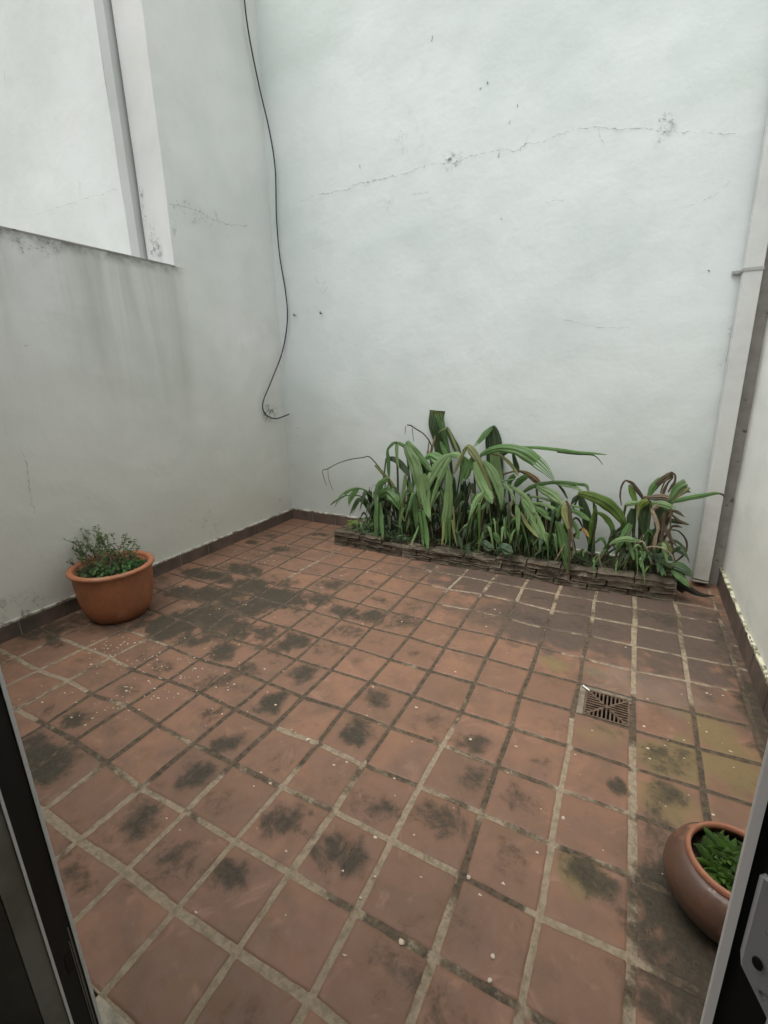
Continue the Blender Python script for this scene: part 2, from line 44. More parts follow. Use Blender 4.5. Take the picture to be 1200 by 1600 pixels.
LEAVES = {'A':[('b',1,[(-8.69,-0.9,2.62,0.049),(-9.31,-0.85,3.31,0.049),(-9.65,-0.8,3.3,0.039),(-10.22,-0.75,3.19,0.04),(-10.73,-0.7,3.01,0.04),(-11.16,-0.65,2.78,0.041),(-11.38,-0.6,2.7,0.038),(-11.33,-0.55,2.48,0.033),(-11.16,-0.5,2.11,0.026)]),('b',0,[(-11.09,-0.55,2.81,0.025),(-11.07,-0.53,2.48,0.025),(-10.98,-0.52,2.18,0.025),(-10.86,-0.5,1.96,0.02)]),('y',1,[(-8.45,-0.9,2.14,0.073),(-8.67,-0.87,2.57,0.121),(-8.9,-0.83,2.83,0.097),(-9.1,-0.8,3.04,0.073)]),('y',1,[(-8.15,-1.0,1.52,0.073),(-8.45,-0.97,2.3,0.122),(-8.79,-0.93,2.72,0.097),(-9.04,-0.9,2.96,0.049)]),('d',1,[(-8.68,-0.9,3.33,0.096),(-8.41,-0.85,3.35,0.19),(-8.12,-0.8,3.26,0.236),(-7.79,-0.75,2.96,0.211),(-7.61,-0.7,2.75,0.047)]),('g',1,[(-8.27,-0.9,3.97,0.117),(-8.4,-0.84,3.88,0.118),(-8.56,-0.78,3.66,0.118),(-8.51,-0.72,3.27,0.166),(-8.46,-0.66,2.81,0.119),(-8.37,-0.6,2.63,0.024)]),('g',1,[(-7.75,-1.0,3.61,0.141),(-7.94,-0.97,3.82,0.164),(-8.19,-0.93,3.92,0.117),(-8.41,-0.9,3.92,0.071)]),('l',1,[(-8.2,-0.8,3.92,0.14),(-8.17,-0.73,3.62,0.164),(-8.11,-0.67,3.31,0.117),(-8.0,-0.6,3.02,0.047)]),('l',1,[(-7.84,-0.8,3.91,0.231),(-7.67,-0.72,3.61,0.392),(-7.48,-0.63,3.31,0.482),(-7.32,-0.55,2.97,0.458),(-7.2,-0.47,2.6,0.343),(-7.09,-0.38,2.16,0.206),(-6.97,-0.3,1.65,0.069)]),('g',1,[(-7.83,-0.9,3.99,0.162),(-7.55,-0.82,3.79,0.207),(-7.24,-0.75,3.5,0.229),(-6.9,-0.68,3.19,0.204),(-6.65,-0.6,3.02,0.068)]),('d',1,[(-7.41,-1.1,3.41,0.281),(-7.18,-1.03,3.08,0.42),(-7.02,-0.97,2.68,0.419),(-7.09,-0.9,2.28,0.234)]),('g',1,[(-9.15,-0.7,1.66,0.049),(-9.19,-0.63,1.87,0.054),(-9.37,-0.56,2.07,0.061),(-9.67,-0.49,2.16,0.074),(-10.06,-0.41,2.06,0.149),(-10.38,-0.34,1.81,0.175),(-10.52,-0.27,1.61,0.125),(-10.61,-0.2,1.35,0.025)]),('g',0,[(-10.29,-0.3,1.81,0.05),(-10.66,-0.25,1.57,0.075),(-10.81,-0.2,1.41,0.02)]),('g',0,[(-9.68,-0.5,2.18,0.098),(-9.85,-0.43,1.98,0.222),(-9.99,-0.37,1.75,0.198),(-10.02,-0.3,1.45,0.025)]),('d',1,[(-9.66,-0.6,1.83,0.05),(-9.97,-0.53,1.84,0.037),(-10.37,-0.47,1.76,0.038),(-10.95,-0.4,1.37,0.026)]),('d',1,[(-9.3,-0.8,1.25,0.1),(-9.5,-0.75,1.58,0.15),(-9.66,-0.7,1.8,0.125)]),('g',1,[(-8.38,-0.5,2.65,0.118),(-8.52,-0.42,2.6,0.213),(-8.7,-0.35,2.41,0.261),(-8.78,-0.28,2.08,0.214),(-8.77,-0.2,1.75,0.072)]),('g',0,[(-8.9,-0.3,2.11,0.12),(-8.74,-0.15,1.72,0.19),(-8.7,0.0,1.27,0.214),(-8.6,0.15,0.82,0.166),(-8.44,0.3,0.4,0.024)]),('g',1,[(-8.66,-0.3,1.76,0.096),(-8.53,-0.1,1.26,0.19),(-8.38,0.1,0.84,0.165),(-8.2,0.3,0.51,0.023)]),('g',1,[(-8.84,-0.6,1.92,0.219),(-8.51,-0.55,2.14,0.479),(-8.22,-0.5,2.01,0.523),(-8.01,-0.45,1.75,0.284),(-7.91,-0.4,1.55,0.071)]),('g',1,[(-8.73,-0.8,1.5,0.098),(-8.37,-0.73,1.66,0.243),(-7.99,-0.67,1.67,0.239),(-7.56,-0.6,1.54,0.095)]),('l',1,[(-7.7,-0.5,2.85,0.116),(-7.72,-0.43,2.49,0.162),(-7.76,-0.37,2.09,0.14),(-7.81,-0.3,1.74,0.023)]),('y',1,[(-7.57,-0.6,2.42,0.117),(-7.74,-0.53,2.05,0.141),(-7.84,-0.47,1.45,0.119),(-7.68,-0.4,1.11,0.047)]),('g',1,[(-7.52,-0.5,2.52,0.116),(-7.37,-0.4,2.01,0.301),(-7.22,-0.3,1.5,0.3),(-7.13,-0.2,1.13,0.138),(-7.05,-0.1,0.88,0.023)]),('l',0,[(-6.93,-0.1,1.25,0.046),(-7.02,0.03,0.92,0.08),(-7.09,0.17,0.66,0.068),(-7.07,0.3,0.54,0.023)]),('l',1,[(-6.98,-0.4,2.98,0.225),(-6.89,-0.33,2.36,0.384),(-6.76,-0.25,1.81,0.294),(-6.63,-0.17,1.56,0.158),(-6.5,-0.1,1.36,0.022)]),('g',0,[(-6.84,-0.1,1.74,0.113),(-6.7,0.05,1.21,0.202),(-6.56,0.2,0.78,0.202),(-6.44,0.35,0.49,0.067)]),('g',0,[(-6.92,0.0,1.69,0.09),(-6.79,0.12,1.22,0.112),(-6.69,0.23,0.73,0.09),(-6.59,0.35,0.59,0.022)])],'B':[('d',1,[(-6.64,-1.6,2.66,0.238),(-6.79,-1.62,3.36,0.331),(-6.86,-1.65,3.95,0.47),(-6.98,-1.68,4.52,0.608),(-6.96,-1.7,5.05,0.719)]),('g',0,[(-6.36,-1.45,3.49,0.093),(-6.54,-1.5,3.98,0.162),(-6.74,-1.55,4.54,0.254),(-6.92,-1.6,4.97,0.3)]),('d',0,[(-6.55,-1.5,4.49,0.115),(-6.31,-1.4,4.12,0.228),(-6.07,-1.3,3.76,0.25),(-5.84,-1.2,3.52,0.09)]),('y',0,[(-6.44,-1.4,4.46,0.046),(-6.23,-1.3,4.14,0.091),(-5.99,-1.2,3.72,0.068),(-5.83,-1.1,3.56,0.022)]),('y',0,[(-6.8,-1.35,4.31,0.023),(-6.61,-1.35,4.43,0.08),(-6.42,-1.35,4.49,0.045)]),('g',0,[(-6.72,-1.4,3.99,0.092),(-6.54,-1.35,3.68,0.185),(-6.37,-1.3,3.42,0.115)]),('l',1,[(-6.16,-0.9,3.64,0.112),(-6.34,-0.8,3.57,0.223),(-6.53,-0.7,3.33,0.359),(-6.7,-0.6,3.01,0.383),(-6.83,-0.5,2.7,0.317),(-6.92,-0.4,2.17,0.205),(-7.0,-0.3,1.88,0.046)]),('l',0,[(-6.1,-0.8,3.57,0.111),(-6.26,-0.68,3.22,0.201),(-6.39,-0.55,2.82,0.201),(-6.57,-0.43,2.21,0.113),(-6.63,-0.3,1.83,0.023)]),('g',1,[(-7.23,-1.2,3.38,0.094),(-7.01,-1.17,3.49,0.325),(-6.75,-1.13,3.42,0.461),(-6.49,-1.1,3.24,0.367)]),('g',1,[(-7.02,-1.2,2.94,0.141),(-7.32,-1.2,3.09,0.236),(-7.51,-1.2,3.45,0.141)]),('l',1,[(-6.19,-0.9,3.63,0.112),(-5.94,-0.8,3.67,0.221),(-5.65,-0.7,3.61,0.152)]),('y',0,[(-5.53,-0.7,3.88,0.086),(-5.68,-0.65,3.6,0.13),(-5.79,-0.6,3.31,0.131),(-5.86,-0.55,3.09,0.066),(-5.91,-0.5,2.99,0.022)]),('g',1,[(-5.69,-0.8,3.59,0.175),(-5.55,-0.75,3.39,0.372),(-5.54,-0.7,3.09,0.395),(-5.61,-0.65,2.83,0.198),(-5.65,-0.6,2.63,0.022)]),('g',1,[(-5.31,-0.9,3.65,0.174),(-5.4,-0.85,3.36,0.219),(-5.31,-0.8,3.16,0.175)]),('y',1,[(-5.68,-0.9,3.84,0.088),(-5.5,-0.82,3.95,0.239),(-5.31,-0.73,3.8,0.28),(-5.05,-0.65,3.49,0.235),(-4.82,-0.57,3.09,0.192),(-4.57,-0.48,2.63,0.128),(-4.39,-0.4,2.36,0.042)]),('b',0,[(-5.34,-0.8,3.86,0.086),(-5.07,-0.71,3.52,0.107),(-4.83,-0.62,3.12,0.107),(-4.59,-0.53,2.68,0.106),(-4.44,-0.44,2.32,0.085),(-4.34,-0.35,2.14,0.021)]),('l',1,[(-5.19,-0.6,3.49,0.107),(-5.01,-0.5,3.09,0.278),(-4.75,-0.4,2.67,0.34),(-4.53,-0.3,2.39,0.253),(-4.41,-0.2,2.23,0.021)]),('l',1,[(-4.87,-0.6,3.55,0.127),(-4.59,-0.5,3.29,0.294),(-4.36,-0.4,2.93,0.314),(-4.18,-0.3,2.54,0.229),(-4.11,-0.2,2.05,0.021)]),('d',1,[(-4.58,-1.5,2.28,0.361),(-4.7,-1.52,3.07,0.537),(-4.79,-1.55,3.85,0.576),(-4.9,-1.58,4.46,0.396),(-4.96,-1.6,4.56,0.176)]),('g',0,[(-4.91,-1.5,4.57,0.153),(-5.09,-1.4,4.36,0.22),(-5.28,-1.3,4.1,0.176),(-5.44,-1.2,3.88,0.022)]),('l',1,[(-4.67,-1.1,3.81,0.302),(-4.59,-1.03,3.33,0.368),(-4.43,-0.97,2.87,0.325),(-4.36,-0.9,2.62,0.13)]),('y',0,[(-4.81,-0.9,3.77,0.086),(-4.39,-0.84,3.72,0.095),(-4.09,-0.78,3.54,0.115),(-3.88,-0.72,3.33,0.115),(-3.77,-0.66,3.2,0.083),(-3.71,-0.6,3.14,0.021)]),('g',1,[(-5.06,-0.8,3.7,0.129),(-4.7,-0.71,3.91,0.232),(-4.27,-0.63,4.03,0.269),(-3.8,-0.54,4.01,0.366),(-3.38,-0.46,3.85,0.42),(-2.99,-0.37,3.59,0.336),(-2.69,-0.29,3.31,0.176),(-2.56,-0.2,3.16,0.019)]),('g',0,[(-4.46,-0.9,4.0,0.085),(-3.82,-0.8,4.05,0.082),(-3.21,-0.7,4.08,0.1),(-2.62,-0.6,4.07,0.118),(-2.06,-0.5,4.04,0.096),(-1.61,-0.4,4.05,0.075),(-1.21,-0.3,4.05,0.018)]),('d',0,[(-2.61,-0.6,3.99,0.039),(-2.05,-0.53,3.98,0.058),(-1.6,-0.45,3.99,0.038),(-1.42,-0.38,3.9,0.028),(-1.28,-0.3,3.75,0.015)]),('d',0,[(-4.45,-1.1,3.7,0.15),(-4.27,-1.05,3.82,0.149),(-4.1,-1.0,3.93,0.042)]),('d',0,[(-4.06,-1.1,3.85,0.042),(-3.97,-1.07,3.54,0.17),(-3.86,-1.03,3.28,0.148),(-3.78,-1.0,3.16,0.021)]),('l',1,[(-5.97,-0.2,3.26,0.108),(-5.91,-0.13,3.01,0.215),(-5.88,-0.06,2.59,0.259),(-5.86,0.01,2.1,0.325),(-5.89,0.08,1.57,0.327),(-5.88,0.15,1.29,0.262)]),('b',0,[(-5.96,-0.14,2.85,0.086),(-5.92,-0.07,2.36,0.109),(-5.9,0.0,1.93,0.065)]),('y',0,[(-5.89,0.2,1.53,0.13),(-5.9,0.28,1.1,0.109),(-5.93,0.35,0.72,0.022)]),('g',0,[(-5.76,0.2,1.66,0.129),(-5.69,0.28,1.13,0.087),(-5.63,0.35,0.61,0.022)]),('g',0,[(-5.84,0.22,1.54,0.108),(-5.8,0.28,1.0,0.087),(-5.79,0.35,0.79,0.022)]),('y',0,[(-5.64,0.2,1.63,0.086),(-5.53,0.28,1.2,0.075),(-5.38,0.35,0.79,0.021)]),('y',0,[(-5.65,0.15,2.11,0.064),(-5.57,0.22,1.74,0.064),(-5.48,0.3,1.26,0.021)]),('l',1,[(-4.76,-0.3,2.54,0.106),(-4.87,-0.2,2.42,0.191),(-4.98,-0.1,2.17,0.191),(-5.03,0.0,1.93,0.106),(-5.13,0.1,1.52,0.021)]),('y',0,[(-4.7,-0.2,2.53,0.042),(-4.79,-0.1,2.21,0.063),(-4.9,0.0,1.88,0.021)]),('l',1,[(-4.57,-0.4,2.25,0.107),(-4.73,-0.3,2.06,0.107),(-4.87,-0.2,1.91,0.021)]),('b2',1,[(-5.52,0.1,1.14,0.109),(-5.35,0.2,0.9,0.173),(-5.21,0.3,0.61,0.022)]),('b2',1,[(-5.07,0.3,0.89,0.107),(-5.0,0.35,0.69,0.128),(-4.97,0.4,0.46,0.021)]),('d',1,[(-5.58,-0.6,2.43,0.066),(-5.71,-0.55,2.06,0.178),(-5.82,-0.5,1.71,0.045)]),('b2',1,[(-4.65,0.1,0.84,0.064),(-4.51,0.13,0.92,0.275),(-4.37,0.17,0.84,0.316),(-4.17,0.2,0.84,0.042)]),('b2',1,[(-4.12,0.1,0.71,0.063),(-3.93,0.15,0.89,0.333),(-3.75,0.2,0.85,0.392),(-3.55,0.25,0.81,0.061)]),('g',1,[(-4.27,0.0,1.3,0.063),(-4.17,0.03,1.21,0.189),(-4.09,0.07,1.08,0.146),(-4.03,0.1,0.94,0.021)]),('b',1,[(-7.0,-1.3,3.75,0.047),(-7.08,-1.26,3.99,0.046),(-7.3,-1.22,4.26,0.046),(-7.58,-1.18,4.43,0.046),(-7.77,-1.14,4.55,0.046),(-7.9,-1.1,4.57,0.047)]),('b',0,[(-7.95,-1.1,4.54,0.03),(-7.98,-1.1,4.38,0.028),(-7.98,-1.1,4.22,0.019)]),('b',0,[(-7.7,-1.1,4.46,0.028),(-7.67,-1.1,4.21,0.023),(-7.64,-1.1,3.98,0.016)]),('t',1,[(-7.07,-1.3,3.56,0.093),(-6.97,-1.3,3.87,0.093),(-6.88,-1.3,4.22,0.046)]),('t',0,[(-7.17,-1.3,3.46,0.094),(-7.15,-1.3,3.7,0.07),(-7.12,-1.3,3.98,0.046)])],'C':[('br',1,[(-4.37,-1.3,3.01,0.066),(-4.07,-1.26,3.13,0.065),(-3.79,-1.22,3.18,0.086),(-3.52,-1.18,3.1,0.17),(-3.28,-1.14,2.96,0.211),(-3.05,-1.1,2.8,0.063)]),('g',1,[(-3.61,-0.9,2.52,0.085),(-3.37,-0.84,2.74,0.146),(-3.09,-0.79,2.88,0.144),(-2.79,-0.73,2.98,0.122),(-2.5,-0.68,3.04,0.12),(-2.19,-0.62,3.06,0.119),(-1.91,-0.57,3.06,0.098),(-1.69,-0.51,3.06,0.097),(-1.62,-0.46,2.98,0.077),(-1.57,-0.4,2.87,0.019)]),('l',0,[(-2.57,-0.7,2.97,0.06),(-2.28,-0.65,2.99,0.139),(-2.03,-0.6,2.96,0.118),(-1.86,-0.55,2.91,0.078),(-1.74,-0.5,2.83,0.019)]),('l',1,[(-3.15,-0.7,2.83,0.103),(-2.89,-0.6,2.77,0.264),(-2.63,-0.5,2.68,0.301),(-2.4,-0.4,2.54,0.218),(-2.23,-0.3,2.42,0.039)]),('g',1,[(-2.64,-0.7,2.42,0.082),(-2.5,-0.63,2.28,0.203),(-2.33,-0.57,2.15,0.202),(-2.16,-0.5,2.11,0.08)]),('d',0,[(-2.51,-0.8,2.94,0.061),(-2.34,-0.77,2.77,0.081),(-2.24,-0.73,2.62,0.06),(-2.17,-0.7,2.52,0.02)]),('g',1,[(-3.93,-1.1,2.58,0.086),(-3.83,-1.03,2.8,0.214),(-3.64,-0.97,3.01,0.211),(-3.43,-0.9,3.12,0.063)]),('g',1,[(-4.1,-1.1,2.61,0.087),(-4.07,-1.05,2.89,0.194),(-3.9,-1.0,3.09,0.149)]),('l',1,[(-4.04,-0.6,2.81,0.063),(-3.7,-0.5,2.69,0.145),(-3.38,-0.4,2.47,0.184),(-3.16,-0.3,2.19,0.163),(-3.04,-0.2,2.06,0.04)]),('l',1,[(-3.52,-0.4,2.44,0.082),(-3.18,-0.3,2.14,0.183),(-2.87,-0.2,1.72,0.202),(-2.69,-0.1,1.39,0.121),(-2.58,0.0,1.15,0.02)]),('l',1,[(-4.25,-0.5,2.89,0.063),(-4.03,-0.45,2.8,0.083),(-3.84,-0.4,2.57,0.083),(-3.69,-0.35,2.32,0.062),(-3.6,-0.3,2.11,0.021)]),('l',0,[(-4.3,-0.5,2.93,0.042),(-3.98,-0.45,3.02,0.052),(-3.71,-0.4,3.09,0.02)]),('l',1,[(-3.65,-0.2,2.3,0.061),(-3.58,-0.12,2.08,0.163),(-3.52,-0.03,1.72,0.143),(-3.47,0.05,1.3,0.02)]),('l',1,[(-3.48,-0.3,2.36,0.082),(-3.23,-0.22,1.96,0.163),(-3.0,-0.15,1.63,0.162),(-2.83,-0.08,1.42,0.101),(-2.71,0.0,1.3,0.02)]),('y',1,[(-3.51,-0.3,2.04,0.082),(-3.27,-0.2,1.71,0.123),(-3.01,-0.1,1.47,0.101),(-2.83,0.0,1.36,0.02)]),('l',1,[(-3.51,-0.3,2.57,0.041),(-3.44,-0.23,2.32,0.082),(-3.25,-0.17,2.04,0.101),(-3.24,-0.1,1.81,0.02)]),('t',1,[(-3.84,-0.5,2.31,0.105),(-3.9,-0.43,2.13,0.126),(-3.85,-0.37,1.93,0.105),(-3.7,-0.3,1.84,0.042)]),('l',1,[(-3.25,-0.6,2.29,0.062),(-2.94,-0.55,2.32,0.102),(-2.68,-0.5,2.28,0.121),(-2.47,-0.45,2.21,0.1),(-2.35,-0.4,2.2,0.02)]),('g',1,[(-3.22,-0.6,2.21,0.083),(-2.9,-0.53,2.09,0.225),(-2.64,-0.47,1.93,0.183),(-2.47,-0.4,1.8,0.02)]),('l',1,[(-3.36,-0.7,2.47,0.062),(-3.03,-0.63,2.5,0.082),(-2.74,-0.57,2.46,0.081),(-2.5,-0.5,2.42,0.02)]),('d',1,[(-2.86,-0.8,1.98,0.125),(-2.78,-0.75,1.57,0.25),(-2.67,-0.7,1.34,0.125)]),('d',1,[(-3.15,-0.8,1.84,0.168),(-2.93,-0.75,1.73,0.293),(-2.65,-0.7,1.65,0.166)]),('y',1,[(-2.17,-0.2,2.58,0.097),(-2.2,-0.12,2.39,0.175),(-2.11,-0.05,2.12,0.253),(-1.98,0.03,1.83,0.174),(-1.9,0.1,1.62,0.039)]),('g',1,[(-2.24,-0.3,2.4,0.118),(-2.33,-0.25,2.24,0.158),(-2.35,-0.2,2.04,0.099)]),('b',0,[(-2.15,-0.15,2.61,0.058),(-2.03,-0.07,2.39,0.096),(-1.97,0.02,2.11,0.116),(-1.9,0.1,1.84,0.077)]),('g',1,[(-2.34,-0.1,1.91,0.177),(-2.18,0.01,1.57,0.275),(-2.06,0.12,1.21,0.313),(-1.94,0.24,0.85,0.234),(-1.87,0.35,0.49,0.039)]),('b',0,[(-1.95,0.2,1.85,0.096),(-1.9,0.27,1.49,0.077),(-1.87,0.33,1.01,0.058),(-1.83,0.4,0.45,0.019)]),('t',0,[(-1.89,0.15,1.76,0.058),(-1.81,0.2,1.38,0.058),(-1.75,0.25,1.16,0.038),(-1.79,0.3,0.94,0.019)]),('t',0,[(-2.03,0.2,1.35,0.039),(-2.14,0.25,1.07,0.049),(-2.27,0.3,0.73,0.02)]),('g',1,[(-1.95,-0.2,2.01,0.098),(-1.8,-0.13,1.83,0.136),(-1.72,-0.07,1.62,0.097),(-1.79,0.0,1.48,0.019)]),('o',1,[(-1.63,-0.4,1.73,0.079),(-1.51,-0.35,1.62,0.118),(-1.42,-0.3,1.5,0.02)]),('g',1,[(-2.07,-0.5,2.25,0.119),(-1.81,-0.43,2.19,0.157),(-1.58,-0.37,2.08,0.136),(-1.36,-0.3,1.96,0.019)]),('l',0,[(-2.11,-0.5,2.36,0.06),(-1.89,-0.45,2.38,0.079),(-1.66,-0.4,2.34,0.019)]),('d',1,[(-1.85,-0.7,2.69,0.059),(-1.96,-0.65,2.55,0.139),(-2.05,-0.6,2.37,0.02)])],'D':[('br2',0,[(-0.26,-0.7,1.08,0.097),(-0.47,-0.63,1.81,0.135),(-0.57,-0.57,2.09,0.248),(-0.79,-0.5,2.38,0.343),(-1.07,-0.43,2.6,0.362),(-1.42,-0.37,2.76,0.306),(-1.86,-0.3,2.85,0.135)]),('d',0,[(-1.28,-0.9,0.79,0.143),(-1.42,-0.93,1.39,0.284),(-1.6,-0.95,2.0,0.303),(-1.78,-0.97,2.45,0.202),(-1.86,-1.0,2.67,0.04)]),('d',0,[(-1.4,-0.9,0.81,0.102),(-1.36,-0.9,1.51,0.162),(-1.35,-0.9,2.15,0.14),(-1.44,-0.9,2.45,0.04)]),('br2',0,[(-1.42,-0.8,1.11,0.081),(-1.4,-0.83,1.74,0.16),(-1.36,-0.87,2.09,0.14),(-1.36,-0.9,2.37,0.04)]),('br2',1,[(-1.33,-0.8,2.18,0.059),(-1.14,-0.75,2.13,0.138),(-0.97,-0.7,2.0,0.176),(-0.83,-0.65,1.81,0.156),(-0.79,-0.6,1.59,0.078)]),('g',1,[(-0.36,-0.5,2.02,0.17),(-0.46,-0.4,1.74,0.209),(-0.57,-0.3,1.45,0.19),(-0.64,-0.2,1.19,0.057)]),('l',0,[(-0.85,-0.1,1.41,0.019),(-0.68,-0.1,1.56,0.132),(-0.44,-0.1,1.66,0.168),(-0.22,-0.1,1.65,0.148),(0.02,-0.1,1.65,0.037)]),('g',1,[(-0.38,-0.3,1.52,0.132),(-0.25,-0.15,1.31,0.112),(-0.15,0.0,1.09,0.056)]),('b',1,[(-0.71,-0.4,1.4,0.039),(-0.55,-0.3,1.25,0.038),(-0.42,-0.2,1.03,0.019)]),('t',0,[(-0.12,-0.1,1.57,0.055),(-0.01,-0.07,1.66,0.037),(0.08,-0.03,1.57,0.037),(0.18,0.0,1.4,0.018)])],'E':[('b',0,[(-0.5,-1.2,3.12,0.078),(-0.64,-1.15,3.16,0.058),(-0.72,-1.1,2.98,0.058),(-0.72,-1.05,2.69,0.049),(-0.65,-1.0,2.41,0.029)]),('b',1,[(-0.12,-1.1,2.71,0.096),(-0.29,-1.13,2.92,0.116),(-0.42,-1.17,3.08,0.097),(-0.52,-1.2,3.14,0.078)]),('br2',1,[(-0.27,-1.1,2.53,0.136),(-0.39,-1.15,2.81,0.194),(-0.51,-1.2,3.04,0.078)]),('g',1,[(0.04,-1.2,2.74,0.115),(0.1,-1.23,2.98,0.21),(0.22,-1.27,3.18,0.228),(0.36,-1.3,3.34,0.132)]),('b',0,[(0.16,-1.1,3.13,0.113),(0.33,-1.13,3.31,0.187),(0.47,-1.17,3.43,0.186),(0.56,-1.2,3.51,0.074)]),('b',0,[(0.49,-1.1,3.54,0.037),(0.61,-1.08,3.46,0.055),(0.63,-1.05,3.28,0.065),(0.57,-1.02,3.13,0.074),(0.5,-1.0,2.95,0.037)]),('b',0,[(0.48,-1.15,3.51,0.028),(0.57,-1.11,3.39,0.037),(0.49,-1.07,3.26,0.056),(0.43,-1.04,3.11,0.075),(0.38,-1.0,2.88,0.094)]),('b',0,[(0.46,-1.1,3.39,0.037),(0.37,-1.05,3.2,0.047),(0.31,-1.0,2.9,0.037)]),('g',1,[(0.54,-1.0,2.65,0.094),(0.66,-1.03,2.87,0.26),(0.79,-1.07,3.1,0.388),(0.95,-1.1,3.2,0.44)]),('b',0,[(0.66,-0.95,2.73,0.056),(0.79,-0.99,2.95,0.074),(0.9,-1.03,3.08,0.092)]),('y',0,[(0.7,-0.95,2.76,0.037),(0.85,-0.99,2.97,0.074),(1.01,-1.04,3.13,0.073)]),('g',1,[(0.63,-0.9,2.68,0.074),(0.82,-0.86,2.79,0.128),(1.06,-0.82,2.9,0.145),(1.34,-0.78,3.0,0.125),(1.56,-0.74,3.09,0.088),(1.7,-0.7,3.11,0.052)]),('b',0,[(1.67,-0.7,3.11,0.052),(1.76,-0.7,3.08,0.052),(1.8,-0.7,3.0,0.017)]),('l',1,[(0.11,-0.7,2.66,0.093),(0.33,-0.67,2.67,0.184),(0.54,-0.63,2.63,0.183),(0.71,-0.6,2.58,0.109)]),('bp',0,[(-0.1,-0.9,2.76,0.076),(0.13,-0.87,2.79,0.169),(0.36,-0.83,2.84,0.204),(0.54,-0.8,2.81,0.147)]),('by',1,[(-0.17,-0.7,2.41,0.076),(-0.11,-0.7,2.61,0.225),(0.02,-0.7,2.72,0.168)]),('l',1,[(-0.54,-0.8,2.5,0.115),(-0.39,-0.8,2.57,0.153),(-0.21,-0.8,2.61,0.076)]),('d',1,[(0.02,-0.8,2.7,0.188),(0.0,-0.77,2.35,0.34),(-0.0,-0.73,2.0,0.266),(0.07,-0.7,1.68,0.114)]),('d',1,[(0.35,-0.8,2.58,0.223),(0.39,-0.77,2.25,0.299),(0.4,-0.73,1.92,0.188),(0.44,-0.7,1.68,0.075)]),('d',1,[(-0.32,-0.9,2.38,0.154),(-0.35,-0.85,2.08,0.232),(-0.33,-0.8,1.8,0.155)]),('t',0,[(0.13,-0.6,2.51,0.074),(0.24,-0.55,2.29,0.111),(0.35,-0.5,2.04,0.092),(0.36,-0.45,1.81,0.056),(0.36,-0.4,1.49,0.037)]),('t',0,[(0.29,-0.6,2.63,0.11),(0.2,-0.6,2.56,0.129),(0.13,-0.6,2.49,0.056)]),('b',0,[(0.6,-0.6,2.57,0.055),(0.64,-0.5,2.22,0.046),(0.69,-0.4,1.58,0.027)]),('b',1,[(0.46,-0.6,2.17,0.092),(0.61,-0.5,1.89,0.11),(0.78,-0.4,1.67,0.073),(0.91,-0.3,1.54,0.018)]),('b',1,[(0.46,-0.6,2.45,0.073),(0.49,-0.5,1.91,0.092),(0.49,-0.4,1.55,0.074)]),('b',1,[(0.65,-0.5,1.93,0.073),(0.76,-0.43,1.58,0.073),(0.83,-0.37,1.26,0.055),(0.91,-0.3,1.14,0.018)]),('t',1,[(0.39,-0.5,1.99,0.074),(0.33,-0.45,1.67,0.093),(0.34,-0.4,1.33,0.056)]),('y',1,[(0.56,-0.4,1.66,0.092),(0.71,-0.35,1.45,0.128),(0.81,-0.3,1.25,0.037)]),('d',1,[(0.62,-0.8,2.17,0.112),(0.79,-0.77,2.18,0.148),(0.98,-0.73,2.16,0.092),(1.12,-0.7,2.13,0.018)]),('b',1,[(0.68,-0.8,2.49,0.092),(0.83,-0.75,2.44,0.092),(0.98,-0.7,2.34,0.018)]),('b',1,[(0.58,-0.75,2.43,0.055),(0.81,-0.72,2.26,0.073),(1.0,-0.68,2.16,0.055),(1.1,-0.65,2.14,0.018)]),('b',1,[(0.72,-0.8,2.01,0.074),(0.84,-0.75,2.04,0.074),(0.96,-0.7,2.03,0.018)]),('b',0,[(0.71,-0.9,1.86,0.038),(0.87,-0.87,1.87,0.037),(1.01,-0.84,1.78,0.046),(1.13,-0.81,1.61,0.056),(1.17,-0.79,1.41,0.056),(1.13,-0.76,1.22,0.056),(1.01,-0.73,1.04,0.047),(0.87,-0.7,0.91,0.028)]),('y',0,[(-0.25,-0.5,2.66,0.056),(-0.2,-0.5,2.4,0.075),(-0.2,-0.5,2.09,0.019)]),('d',1,[(0.16,-0.5,1.26,0.076),(0.5,-0.25,1.09,0.129),(0.81,0.0,1.06,0.144)]),('b2',1,[(0.35,-0.3,1.23,0.056),(0.59,-0.27,1.24,0.129),(0.77,-0.23,1.2,0.109),(0.9,-0.2,1.18,0.018)]),('b2',1,[(0.51,-0.2,1.03,0.074),(0.79,-0.12,1.05,0.163),(1.02,-0.05,1.03,0.197),(1.2,0.03,0.96,0.142),(1.35,0.1,0.84,0.018)]),('g',1,[(0.83,-0.1,0.93,0.127),(1.0,0.0,0.83,0.198),(1.16,0.1,0.71,0.16),(1.3,0.2,0.6,0.018)]),('g',1,[(0.44,-0.1,1.06,0.092),(0.6,0.0,0.89,0.109),(0.69,0.1,0.79,0.036)]),('k',1,[(1.05,-0.3,0.6,0.165),(1.22,-0.22,0.46,0.219),(1.43,-0.15,0.36,0.163),(1.65,-0.08,0.33,0.107),(1.93,0.0,0.4,0.018)]),('k',1,[(0.95,-0.4,0.74,0.148),(1.11,-0.3,0.41,0.221),(1.24,-0.2,0.28,0.146)]),('b',0,[(1.37,-0.3,0.7,0.045),(1.59,-0.3,0.67,0.045),(1.8,-0.3,0.67,0.018)]),('t',0,[(0.1,-0.2,1.44,0.028),(0.31,-0.2,1.51,0.037),(0.57,-0.2,1.49,0.046),(0.78,-0.2,1.32,0.045),(0.84,-0.2,1.17,0.018)])]}
random.seed(7)
C = scene.collection
def P(u, v, h): return Vector((u*S, -v*S, h*S))
